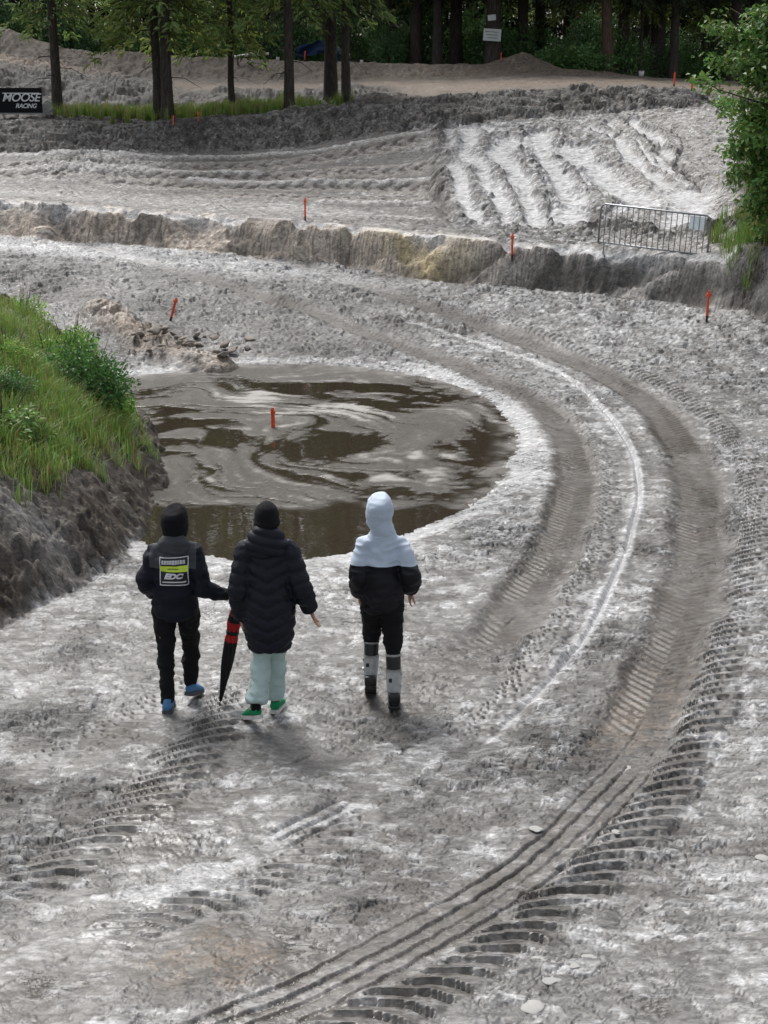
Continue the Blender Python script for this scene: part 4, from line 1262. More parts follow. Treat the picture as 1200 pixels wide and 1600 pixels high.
# ------------------------------------------------------------------ people
def fabric(name, rgb, rough=0.75, weave=260.0, bump=0.25, sheen=0.02, spec=0.18, namt=0.2):
    m = mat_simple(name, rgb, rough, 0, spec, 9.0, namt, bump, weave)
    m.node_tree.nodes['Principled BSDF'].inputs['Sheen Weight'].default_value = sheen
    return m

M_SKIN = mat_simple('skin', (0.50, 0.30, 0.22), 0.5, 0, 0.4, 20, .12, .05)
M_SKIN.node_tree.nodes['Principled BSDF'].inputs['Subsurface Weight'].default_value = 0.1
M_HAIR = mat_simple('hair', (0.03, 0.02, 0.014), 0.5)
M_EYE = mat_simple('eye', (0.02, 0.015, 0.01), 0.2, bump=0)
M_BLACK_CLOTH = fabric('black_cloth', (0.0075, 0.0075, 0.009))
M_HOODIE = fabric('black_hoodie_cloth', (0.008, 0.008, 0.011), .9, 180, .4)
M_NAVY = fabric('navy_softshell', (0.008, 0.0092, 0.017), .6)
M_GREYYOKE = fabric('grey_softshell', (0.060, 0.064, 0.072), .65)
M_PUFFER = fabric('navy_puffer_nylon', (0.0075, 0.0085, 0.0155), .5, 90, .12, .02, .25)
M_BEANIE = fabric('black_knit', (0.010, 0.010, 0.012), .9, 140, .6)
M_MINT = fabric('mint_denim', (0.46, 0.585, 0.56), .8, 300, .3, .1, .3, .12)
M_BLUE = fabric('pale_blue_nylon', (0.48, 0.56, 0.66), .6, 120, .15, .1, .35, .08)
M_BLACKNYL = fabric('black_nylon', (0.0075, 0.0075, 0.011), .55, 120, .12, .02, .25)
M_GLOVE = fabric('black_glove', (0.012, 0.013, 0.012), .6, 120, .4)
M_SHOE_BLUE = fabric('blue_mesh', (0.10, 0.24, 0.45), .6, 220, .5)
M_SHOE_GREY = mat_simple('grey_rubber', (0.075, 0.075, 0.08), .6)
M_SHOE_GREEN = fabric('green_suede', (0.012, 0.24, 0.10), .7, 200, .4)
M_SOLE_WHITE = mat_simple('white_rubber', (0.62, 0.60, 0.57), .5)
M_SOLE_DARK = mat_simple('dark_rubber', (0.02, 0.02, 0.02), .6)
M_BOOT_WHITE = mat_simple('white_boot_plastic', (0.82, 0.82, 0.81), .35, nscale=14, namt=.25)
M_BOOT_GREY = mat_simple('grey_boot_plastic', (0.34, 0.33, 0.32), .4)
M_BOOT_BLACK = mat_simple('black_boot_leather', (0.014, 0.014, 0.015), .38)
M_PRINT_WHITE = mat_simple('white_print', (0.72, 0.73, 0.74), .5, bump=0, namt=.05)
M_PRINT_BLACK = mat_simple('black_print', (0.010, 0.010, 0.010), .5, bump=0, namt=.05)
M_PRINT_LIME = mat_simple('lime_print', (0.62, 0.80, 0.06), .5, bump=0, namt=.05)
M_UMB = fabric('black_umbrella_nylon', (0.012, 0.011, 0.013), .45)
M_UMB_RED = fabric('red_umbrella_nylon', (0.40, 0.022, 0.02), .45)
M_STEEL = mat_simple('galvanised_steel', (0.30, 0.31, 0.32), .45, .85)

DG = None
def limb(bm, pts, radii, n=14):
    """chain of tapered capsules: rounded joints that never pinch"""
    pts = [Vector(p) for p in pts]
    for p, r in zip(pts, radii):
        bmesh.ops.create_icosphere(bm, subdivisions=2, radius=r, matrix=Matrix.Translation(p))
    for i in range(len(pts) - 1):
        if (pts[i + 1] - pts[i]).length > 1e-4: loft(bm, [pts[i], pts[i + 1]], [radii[i], radii[i + 1]], n)

def remesh(bm, voxel, smooth=4, decim=None):
    """fuse overlapping lofts into one continuous surface"""
    bmesh.ops.recalc_face_normals(bm, faces=bm.faces)
    me = bm_mesh('tmp', bm)
    o = bpy.data.objects.new('tmp', me); COL.objects.link(o)
    r = o.modifiers.new('r', 'REMESH'); r.mode = 'VOXEL'; r.voxel_size = voxel
    if smooth:
        s = o.modifiers.new('s', 'SMOOTH'); s.iterations = smooth; s.factor = 0.5
    if decim:
        d = o.modifiers.new('d', 'DECIMATE'); d.ratio = decim
    dg = bpy.context.evaluated_depsgraph_get()
    out = bpy.data.meshes.new_from_object(o.evaluated_get(dg))
    bpy.data.objects.remove(o); bpy.data.meshes.remove(me)
    out.polygons.foreach_set('use_smooth', np.ones(len(out.polygons), bool))
    return out

def displace(me, fn):
    n = len(me.vertices)
    co = np.empty(n * 3, np.float32); me.vertices.foreach_get('co', co); co = co.reshape(-1, 3).astype(float)
    no = np.empty(n * 3, np.float32); me.vertices.foreach_get('normal', no); no = no.reshape(-1, 3)
    co = co + no * fn(co, no)[:, None]
    me.vertices.foreach_set('co', co.astype(np.float32).ravel()); me.update()

def folds(amp, fx, fz, seed):
    def f(co, no):
        q = co * np.array((fx, fx, fz))
        w = np.stack([vnoise3(co * 6 + 9, seed + 3)] * 3, 1) * .8
        return amp * (vnoise3(q + w, seed) + .5 * (1 - 2 * np.abs(vnoise3(q * 1.9 + w, seed + 1))))
    return f

def split_plane(me, co, no):
    """cut a mesh in two by a plane; returns (side of no, other side)"""
    res = []
    for inner, outer in ((True, False), (False, True)):
        bm = bmesh.new(); bm.from_mesh(me)
        bmesh.ops.bisect_plane(bm, geom=list(bm.verts) + list(bm.edges) + list(bm.faces), plane_co=co, plane_no=no, clear_inner=inner, clear_outer=outer)
        res.append(bm_mesh('half', bm, True))
    return res

class Fig:
    """a posed figure; joints in metres, facing +Y, feet about z = 0"""
    def __init__(self, h):
        self.h = h
        self.J = {}
    def set(self, **kw):
        for k, v in kw.items(): self.J[k] = Vector(v) * self.h

def hand(bm, wrist, d, side, h, curl=0.5, thumb=1):
    """palm and five unequal, curled fingers from the wrist along d; side = direction across the knuckles"""
    d = Vector(d).normalized(); sd = Vector(side); sd = (sd - d * sd.dot(d)).normalized(); nrm = d.cross(sd).normalized()
    L = 0.052 * h
    palm = wrist + d * L
    loft(bm, [wrist - d * .02, wrist + d * .012, wrist + d * L * .55, palm], [(.022, .018), (.024, .016), (.037, .014), (.038, .012)], 10, sd)
    for k, ln in enumerate((0.046, 0.052, 0.049, 0.039)):
        b = wrist + d * (L * .92) + sd * (-.030 + .0205 * k)
        q = [b]; dd = Vector(d)
        for j, fr in enumerate((.45, .32, .23)):
            dd = (dd + nrm * (curl * (.35 + .3 * j))).normalized()
            q.append(q[-1] + dd * ln * h * fr * 1.05)
        loft(bm, q, [.0088, .0085, .0078, .006], 8, sd)
    tb = wrist + d * L * .25 - sd * .026 * thumb
    t1 = tb + (d * .6 - sd * .75 * thumb + nrm * .3).normalized() * .028 * h / 1.0
    loft(bm, [tb + sd * .012 * thumb, t1, t1 + (d * .95 + nrm * .45).normalized() * .026 * h], [.013, .0105, .008], 8, sd)

def build_body(F_, curl=(.4, .4), arms=True):
    h = F_.h; J = F_.J
    bm = bmesh.new()
    # torso
    loft(bm, [J['pelvis'] - Vector((0, 0, .05 * h)), J['pelvis'], J['waist'], J['chest'], J['neck'] - Vector((0, 0, .03 * h)), J['neck']],
         [(.075 * h, .055 * h), (.095 * h, .065 * h), (.08 * h, .055 * h), (.098 * h, .062 * h), (.06 * h, .045 * h), (.032 * h, .034 * h)], 16)
    hd = J['head']; fw = J['face'].normalized()
    loft(bm, [J['neck'] - Vector((0, 0, .02 * h)), hd - Vector((0, 0, .04 * h))], [.032 * h, .030 * h], 12)
    loft(bm, [hd + Vector((0, 0, .065 * h)) * k for k in (-1.0, -.8, -.4, 0, .4, .75, .95)], [(.022 * h, .03 * h), (.034 * h, .042 * h), (.042 * h, .052 * h), (.046 * h, .058 * h), (.045 * h, .057 * h), (.032 * h, .042 * h), (.013 * h, .018 * h)], 16, Vector((fw.y, -fw.x, 0)))
    sx = Vector((fw.y, -fw.x, 0))
    nb = hd + fw * .052 * h
    loft(bm, [nb + Vector((0, 0, .012 * h)), nb + fw * .012 * h - Vector((0, 0, .012 * h)), nb - Vector((0, 0, .02 * h))], [.006 * h, .009 * h, .007 * h], 8)          # nose
    loft(bm, [nb - Vector((0, 0, .032 * h)) - sx * .014 * h, nb - Vector((0, 0, .033 * h)) + fw * .002 * h, nb - Vector((0, 0, .032 * h)) + sx * .014 * h], [.003 * h, .005 * h, .003 * h], 6, Vector((0, 0, 1)))  # lips
    loft(bm, [nb - fw * .006 * h + Vector((0, 0, .018 * h)) - sx * .03 * h, nb + Vector((0, 0, .02 * h)), nb - fw * .006 * h + Vector((0, 0, .018 * h)) + sx * .03 * h], [.004 * h, .006 * h, .004 * h], 6, Vector((0, 0, 1)))  # brow
    for s in (-1, 1):
        e = hd + sx * s * .047 * h - Vector((0, 0, .004 * h))
        loft(bm, [e - Vector((0, 0, .016 * h)), e, e + Vector((0, 0, .016 * h))], [(.005 * h, .008 * h), (.007 * h, .013 * h), (.006 * h, .011 * h)], 8)
    for s, q in ((-1, 'l'), (1, 'r')):
        sh, el, wr, tip = J['sh' + q], J['el' + q], J['wr' + q], J['tip' + q]
        limb(bm, [J['chest'] + Vector((0, 0, .05 * h)), sh, sh.lerp(el, .35), el, el.lerp(wr, .35), wr], [.042 * h, .034 * h, .030 * h, .025 * h, .025 * h, .016 * h], 12)
        hand(bm, wr, tip - wr, J.get('side' + q, Vector((0, 1, 0))), h, curl[0 if s < 0 else 1], 1 if s > 0 else 1)
        hp, kn, an = J['hip' + q], J['kn' + q], J['an' + q]
        limb(bm, [J['pelvis'], hp, hp.lerp(kn, .4), kn, kn.lerp(an, .35), an], [.056 * h, .050 * h, .042 * h, .029 * h, .030 * h, .020 * h], 12)
        toe = J['toe' + q]
        loft(bm, [an, an.lerp(toe, .4) - Vector((0, 0, .006 * h)), toe], [.021 * h, (.024 * h, .018 * h), (.020 * h, .009 * h)], 10)
    return remesh(bm, .0068, 3, .4)

def make_trousers(F_, r, hem=None, drop=0.0):
    h = F_.h; J = F_.J
    bm = bmesh.new()
    loft(bm, [J['waist'] - Vector((0, 0, .03 * h)), J['pelvis'], J['pelvis'] - Vector((0, 0, .05 * h))], [(.092 * h, .066 * h), (.105 * h, .076 * h), (.085 * h, .065 * h)], 16)
    for q in 'lr':
        hp, kn, an = J['hip' + q], J['kn' + q], J['an' + q]
        e = kn.lerp(an, hem) if hem else an
        limb(bm, [J['pelvis'].lerp(hp, .6), hp, hp.lerp(kn, .45), kn], [r[0] * h, r[1] * h, r[2] * h, r[3] * h], 16)
        loft(bm, [kn.lerp(hp, .05), kn, kn.lerp(e, .5), e], [r[3] * h, r[3] * h, r[4] * h, r[5] * h], 16)
    return remesh(bm, .011, 4)

def make_top(F_, tors, slv, hem_z, collar=True):
    """jacket: torso rings from hem to collar, and both sleeves"""
    h = F_.h; J = F_.J
    bm = bmesh.new()
    loft(bm, [Vector((x * h, y * h, z * h)) for (x, y, z, a, b) in tors], [(a * h, b * h) for (x, y, z, a, b) in tors], 22)
    for q in 'lr':
        sh, el, wr = J['sh' + q], J['el' + q], J['wr' + q]
        st = J['chest'] + Vector((0, 0, .055 * h))
        limb(bm, [st.lerp(sh, .35), sh, sh.lerp(el, .5), el, el.lerp(wr, .45), el.lerp(wr, .80)], [r * h for r in slv[:6]], 16)
        loft(bm, [el.lerp(wr, .8), el.lerp(wr, .9), el.lerp(wr, .99)], [slv[5] * h, slv[5] * h, slv[6] * h], 16)
    return remesh(bm, .0105, 5)

def shoe(parent, an, toe, h, upper_m, sole_m, hh=.07, collar=.034, lift=0.0, extra=None):
    """low shoe: upper with ankle collar, sole slab and laces"""
    d = (toe - an); d.z = 0; L = d.length; d.normalize()
    pitch = (toe.z - an.z + .028) / max(L, .01)
    up = Vector((0, 0, 1)); sdv = Vector((d.y, -d.x, 0))
    heel = Vector((an.x, an.y, 0)) - d * .055 + up * (an.z - .072)
    end = Vector((toe.x, toe.y, 0)) + d * .035 + up * max(toe.z - .024, 0.004)
    ax = (end - heel); LL = ax.length; ax.normalize()
    nn = sdv.cross(ax).normalized()
    bm = bmesh.new()
    P = lambda t, z: heel + ax * LL * t + nn * z
    loft(bm, [P(.02, .045), P(.10, .05), P(.28, .055), P(.5, .048), P(.72, .038), P(.9, .03), P(.99, .026)], [(.026, .025), (.035, .034), (.037, .040), (.040, .036), (.044, .027), (.038, .018), (.018, .010)], 14, sdv)
    loft(bm, [P(.2, .05), P(.2, .085), an + up * .02 - d * .008], [(.034, .042), (.033, .042), (collar, collar + .006)], 12, sdv)
    me = remesh(bm, .006, 3)
    u = link('shoe', me, upper_m, parent)
    bm = bmesh.new()
    prof = [(0.0, .022), (.06, .036), (.25, .038), (.5, .038), (.72, .046), (.9, .040), (1.0, .018)]
    top = []; bot = []
    for t, w in prof:
        for s in (-1, 1): pass
    ringt = [P(t, .028) + sdv * w for t, w in prof] + [P(t, .028) - sdv * w for t, w in reversed(prof)]
    ringb = [P(t, .0 + .012 * max(0, t - .75) * 4) + sdv * w * .97 for t, w in prof] + [P(t, .0 + .012 * max(0, t - .75) * 4) - sdv * w * .97 for t, w in reversed(prof)]
    vt = [bm.verts.new(p) for p in ringt]; vb = [bm.verts.new(p) for p in ringb]
    bm.faces.new(vt); bm.faces.new(list(reversed(vb)))
    for k in range(len(vt)): bm.faces.new((vt[k], vb[k], vb[(k + 1) % len(vt)], vt[(k + 1) % len(vt)]))
    bmesh.ops.recalc_face_normals(bm, faces=bm.faces)
    link('sole', bm_mesh('sole', bm), sole_m, u)
    return u, P, sdv

def foot_pair(px_l, px_r):
    a = at_z(*px_l); b = at_z(*px_r)
    a.z = ground_z(a.x, a.y); b.z = ground_z(b.x, b.y)
    return a, b

def place_person(px_l, px_r, head_px):
    """world feet, root and the standing height that puts the head top at head_px"""
    a, b = foot_pair(px_l, px_r)
    root = (a + b) * .5
    h = 1.65
    for _ in range(12):
        _, py = proj(root + Vector((0, 0, h)))
        h += (py - head_px[1]) / 200.0
    return a - root, b - root, root, h

def eyes(parent, F_):
    h = F_.h; hd = F_.J['head']; fw = F_.J['face'].normalized(); sx = Vector((fw.y, -fw.x, 0))
    for s in (-1, 1):
        bm = bmesh.new(); bmesh.ops.create_uvsphere(bm, u_segments=10, v_segments=7, radius=.009)
        for v in bm.verts: v.co += hd + fw * .050 * h + sx * s * .018 * h + Vector((0, 0, .004 * h))
        link('eye', bm_mesh('eye', bm, True), M_EYE, parent)

def base_pose(h, fl, fr, lean=0.03, face=(0, 1, 0), hip=.075):
    """fl/fr: foot (ball of ankle on the ground) positions relative to the root, in metres"""
    f = Fig(h)
    f.set(pelvis=(0, 0, .53), waist=(0, .0, .615), chest=(0, lean * .6, .72), neck=(0, lean, .845), head=(0, lean + .012, .925), face=face)
    f.set(shl=(-.092, lean * .8, .79), shr=(.092, lean * .8, .79))
    for q, s, ft in (('l', -1, fl), ('r', 1, fr)):
        f.J['hip' + q] = Vector((s * hip * h * .75, 0, .495 * h))
    return f

def on_surface(bvh, x, z, y0=-1.0):
    hit = bvh.ray_cast(Vector((x, y0, z)), Vector((0, 1, 0)))
    return hit[0]

def print_flat(name, bm, bvh, mat, parent, off=.003):
    """lay a flat print (built in x, z) on the back of a garment"""
    for v in bm.verts:
        p = on_surface(bvh, v.co.x, v.co.z)
        v.co.y = (p.y if p is not None else 0) - off
    return link(name, bm_mesh(name, bm), mat, parent)

def quad_grid(bm, x0, x1, z0, z1, nx=8, nz=2, shear=0.0):
    V = [[bm.verts.new((x0 + (x1 - x0) * i / nx + shear * (z0 + (z1 - z0) * j / nz - z0), 0, z0 + (z1 - z0) * j / nz)) for i in range(nx + 1)] for j in range(nz + 1)]
    for j in range(nz):
        for i in range(nx): bm.faces.new((V[j][i], V[j][i + 1], V[j + 1][i + 1], V[j + 1][i]))

def text_mesh(txt, size, shear=0.0, offset=0.0, extrude=0.0, spacing=1.0, align='CENTER'):
    cu = bpy.data.curves.new('t', 'FONT'); cu.body = txt; cu.size = size; cu.shear = shear; cu.offset = offset; cu.extrude = extrude; cu.space_character = spacing
    cu.align_x = align; cu.align_y = 'CENTER'
    o = bpy.data.objects.new('t', cu); COL.objects.link(o)
    dg = bpy.context.evaluated_depsgraph_get()
    me = bpy.data.meshes.new_from_object(o.evaluated_get(dg))
    bpy.data.objects.remove(o); bpy.data.curves.remove(cu)
    return me

def text_print(name, txt, cx, cz, size, bvh, mat, parent, shear=.25, offset=0.0, spacing=1.0, wide=1.0, off=.005):
    me = text_mesh(txt, size, shear, offset, 0, spacing)
    for v in me.vertices:
        x, z = cx + v.co.x * wide, cz + v.co.y
        p = on_surface(bvh, x, z)
        v.co = (x, (p.y if p is not None else 0) - off, z)
    return link(name, me, mat, parent)

def hood_up(F_, w, seed, tall=1.0, tilt=0.0):
    """raised hood with an open front"""
    h = F_.h; hd = F_.J['head']; nk = F_.J['neck']; fw = F_.J['face'].normalized()
    bm = bmesh.new()
    sx = Vector((fw.y, -fw.x, 0))
    c = hd - fw * .012 * h
    loft(bm, [nk - Vector((0, 0, .02 * h)), nk + Vector((0, 0, .01 * h)), c + Vector((0, 0, -.035 * h)), c, c + Vector((0, 0, .038 * h)), c + Vector((0, 0, .066 * h)), c + Vector((0, 0, .080 * h * tall)) - fw * .006 * h],
         [(.060 * w * h, .055 * h), (.052 * w * h, .058 * h), (.058 * w * h, .069 * h), (.064 * w * h, .076 * h), (.063 * w * h, .074 * h), (.053 * w * h, .064 * h), (.034 * w * h, .044 * h)], 18, sx)
    me = remesh(bm, .0095, 4)
    # open the face side
    bm = bmesh.new(); bm.from_mesh(me)
    kill = [f for f in bm.faces if (f.calc_center_median() - c).dot(fw) > .050 * h and abs((f.calc_center_median() - c).dot(sx)) < .042 * h and -.055 * h < (f.calc_center_median() - c).z < .052 * h]
    bmesh.ops.delete(bm, geom=kill, context='FACES')
    me = bm_mesh('hood', bm, True)
    displace(me, folds(.006, 9, 18, seed))
    return me

def leg(F_, q, foot, lift=0.0, knee_fwd=.03, knee_out=0.0, toe_dir=(0, 1), toe_len=.085, toe_dn=0.0):
    """ankle above the foot point, knee between hip and ankle"""
    h = F_.h; hp = F_.J['hip' + q]
    an = Vector((foot.x, foot.y, foot.z + .075 + lift))
    kn = hp.lerp(an, .49) + Vector((knee_out * h, knee_fwd * h, 0))
    td = Vector((toe_dir[0], toe_dir[1], 0)).normalized()
    toe = an + td * toe_len * h; toe.z = foot.z + .028 + toe_dn
    F_.J['kn' + q], F_.J['an' + q], F_.J['toe' + q] = kn, an, toe

def person_left():
    fl, fr, root, h = place_person((262, 1113), (299, 1098), (283, 796))
    R = empty('person', root)
    tag(R, 'person in a black hood and grey-yoked jacket with a lime panel, holding an umbrella', 'person', 'people walking away along the track')
    f = base_pose(h, fl, fr, .025, (.35, 1, 0))
    f.set(head=(.012, .035, .922))
    f.set(ell=(-.138, -.015, .645), wrl=(-.115, .09, .56), tipl=(-.08, .15, .53), elr=(.140, -.045, .625), wrr=(.235, .02, .572), tipr=(.300, .03, .548))
    f.J['sider'] = Vector((0, 1, -.2)); f.J['sidel'] = Vector((0, .4, 1))
    leg(f, 'l', fl, .01, .015); leg(f, 'r', fr, .055, .06, toe_dir=(.35, 1))
    link('body', build_body(f, (.6, .9)), M_SKIN, R); eyes(R, f)
    tr = make_trousers(f, (.066, .058, .048, .040, .0375, .029)); displace(tr, folds(.014, 9, 20, 5)); link('trousers', tr, M_BLACK_CLOTH, R)
    lm = .025
    j = make_top(f, [(0, 0, .468, .088, .070), (0, 0, .485, .106, .084), (0, 0, .55, .106, .082), (0, .002, .62, .108, .080), (0, .010, .70, .112, .080), (0, .016, .75, .108, .074), (0, .020, .79, .088, .062), (0, .024, .825, .062, .052), (0, .026, .85, .045, .045)],
                 [.050, .044, .042, .041, .038, .032, .026], 0)
    displace(j, folds(.015, 7, 15, 11))
    up, lo = split_plane(j, Vector((0, 0, .725 * h)), Vector((0, .0, 1)))
    # yoke only on the torso: sleeves stay navy
    for nm, me, keep in (('jacket_yoke', up, 0), ('sleeve_top', up.copy(), -1), ('sleeve_top', up.copy(), 1)):
        bm = bmesh.new(); bm.from_mesh(me)
        kill = [fc for fc in bm.faces if (0 if abs(fc.calc_center_median().x) < .112 * h else math.copysign(1, fc.calc_center_median().x)) != keep]
        bmesh.ops.delete(bm, geom=kill, context='FACES')
        link(nm, bm_mesh(nm, bm, True), M_GREYYOKE if keep == 0 else M_NAVY, R)
    J = link('jacket', lo, M_NAVY, R)
    # hood of the jacket, lying on the shoulders
    bm = bmesh.new()
    nk = f.J['neck']
    loft(bm, [nk + Vector((0, -.035, -.078 * h)), nk + Vector((0, -.045, -.05 * h)), nk + Vector((0, -.035, -.015 * h)), nk + Vector((0, -.01, .012 * h))], [(.03 * h, .03 * h), (.068 * h, .05 * h), (.074 * h, .055 * h), (.056 * h, .045 * h)], 18)
    hm = remesh(bm, .01, 3); displace(hm, folds(.016, 9, 16, 17)); link('lowered_hood', hm, M_GREYYOKE, R)
    hd = link('hood', hood_up(f, 1.0, 23), M_HOODIE, R)
    # back print
    bvh = BVHTree.FromPolygons([v.co.copy() for v in j.vertices], [tuple(p.vertices) for p in j.polygons])
    x0, x1, z0, z1 = -.060 * h, .075 * h, .648 * h, .782 * h
    bm = bmesh.new(); quad_grid(bm, x0, x1, z0, z1, 10, 10); pn = print_flat('back_print', bm, bvh, M_PRINT_BLACK, R, .003)
    bm = bmesh.new(); t = .006
    quad_grid(bm, x0, x1, z0, z0 + t, 12, 1); quad_grid(bm, x0, x1, z1 - t, z1, 12, 1); quad_grid(bm, x0, x0 + t, z0, z1, 1, 10); quad_grid(bm, x1 - t, x1, z0, z1, 1, 10)
    print_flat('print_border', bm, bvh, M_PRINT_WHITE, pn, .0055)
    W = x1 - x0; Hh = z1 - z0
    bm = bmesh.new(); quad_grid(bm, x0 + .003, x1 - .003, z0 + Hh * .50, z0 + Hh * .70, 12, 3); print_flat('lime_band', bm, bvh, M_PRINT_LIME, pn, .0065)
    bm = bmesh.new(); rr = random.Random(3); x = x0 + .016
    while x < x1 - .022:                          # row of blocky white capitals, too small to read
        w = rr.uniform(.012, .019)
        quad_grid(bm, x, x + w * .42, z0 + Hh * .755, z0 + Hh * .895, 1, 3); quad_grid(bm, x + w * .55, x + w, z0 + Hh * .755, z0 + Hh * .895, 1, 3); quad_grid(bm, x, x + w, z0 + Hh * .865, z0 + Hh * .895, 2, 1)
        x += w + .0035
    print_flat('white_lettering', bm, bvh, M_PRINT_WHITE, pn, .0065)
    bm = bmesh.new(); x = x0 + .058
    while x < x0 + .13:
        w = rr.uniform(.004, .009); quad_grid(bm, x, x + w, z0 + Hh * .585, z0 + Hh * .62, 1, 1); x += w + .003
    print_flat('black_lettering', bm, bvh, M_PRINT_BLACK, pn, .009)
    text_print('white_lettering', 'EDC', x0 + W * .47, z0 + Hh * .335, Hh * .26, bvh, M_PRINT_WHITE, pn, .3, .0035, .95, 1.25, .0075)
    bm = bmesh.new(); quad_grid(bm, x0 + .018, x1 - .018, z0 + Hh * .10, z0 + Hh * .15, 10, 1); print_flat('white_rule', bm, bvh, M_PRINT_WHITE, pn, .0065)
    # gloved hand over the right hand
    bm = bmesh.new(); wr, tp = f.J['wrr'], f.J['tipr']
    hand(bm, wr, tp - wr, Vector((0, 1, -.2)), h, .9)
    loft(bm, [f.J['elr'].lerp(wr, .86), wr, wr.lerp(tp, .3)], [.030 * h, .027 * h, .022 * h], 12)
    g = remesh(bm, .0055, 2); displace(g, lambda c, n: np.full(len(c), .0045)); link('glove', g, M_GLOVE, R)
    for q in 'lr':
        u, P, sdv = shoe(R, f.J['an' + q], f.J['toe' + q], h, M_SHOE_BLUE, M_SHOE_GREY, collar=.040)
    hp = root + tp + Vector((-.005, .0, -.015))
    return R, hp, h

def umbrella(hp):
    """folded stick umbrella hanging from the glove, tip just off the mud"""
    tip = at_y(343, 1103, hp.y)
    L = (hp - tip).length
    o = empty('umbrella', tip)
    ax = (hp - tip).normalized()
    q = Vector((0, 0, 1)).rotation_difference(ax)
    o.rotation_mode = 'QUATERNION'; o.rotation_quaternion = q
    def gore(z0, z1, nm, mat, twist=0.6, ex=0.0):
        bm = bmesh.new(); n = 48; rows = 18; V = []
        for j in range(rows + 1):
            t = z0 + (z1 - z0) * j / rows
            r = np.interp(t, [0, .08, .4, .64, .70, .78, .9, 1.0], [.004, .012, .036, .043, .034, .044, .036, .012]) + ex
            V.append([bm.verts.new(((r * (1 + .20 * math.cos(8 * (a + twist * t * 3)) )) * math.cos(a), (r * (1 + .20 * math.cos(8 * (a + twist * t * 3)))) * math.sin(a), t * L)) for a in [k * 2 * math.pi / n for k in range(n)]])
        for j in range(rows):
            for k in range(n): bm.faces.new((V[j][k], V[j][(k + 1) % n], V[j + 1][(k + 1) % n], V[j + 1][k]))
        bm.faces.new(list(reversed(V[0]))); bm.faces.new(V[-1])
        return link(nm, bm_mesh(nm, bm, True), mat, o)
    gore(.05, .62, 'canopy', M_UMB); gore(.62, .80, 'canopy_trim', M_UMB_RED); gore(.80, .86, 'canopy_band', M_UMB); gore(.86, .985, 'canopy_top', M_UMB_RED)
    link('shaft', tube_mesh('shaft', [(0, 0, 0), (0, 0, L * .5), (0, 0, L * 1.0)], [.0035, .005, .006]), M_STEEL, o)
    link('handle', tube_mesh('handle', [(0, 0, L * .97), (0, 0, L * 1.03), (0, 0, L * 1.10)], [.011, .013, .011], 10), M_SOLE_DARK, o)
    link('tie_strap', tube_mesh('tie_strap', [(0, 0, L * .69), (0, 0, L * .72)], [.046, .046], 20), M_UMB, o)
    tag(o, 'folded black umbrella with red trim hanging between two walkers', 'umbrella')

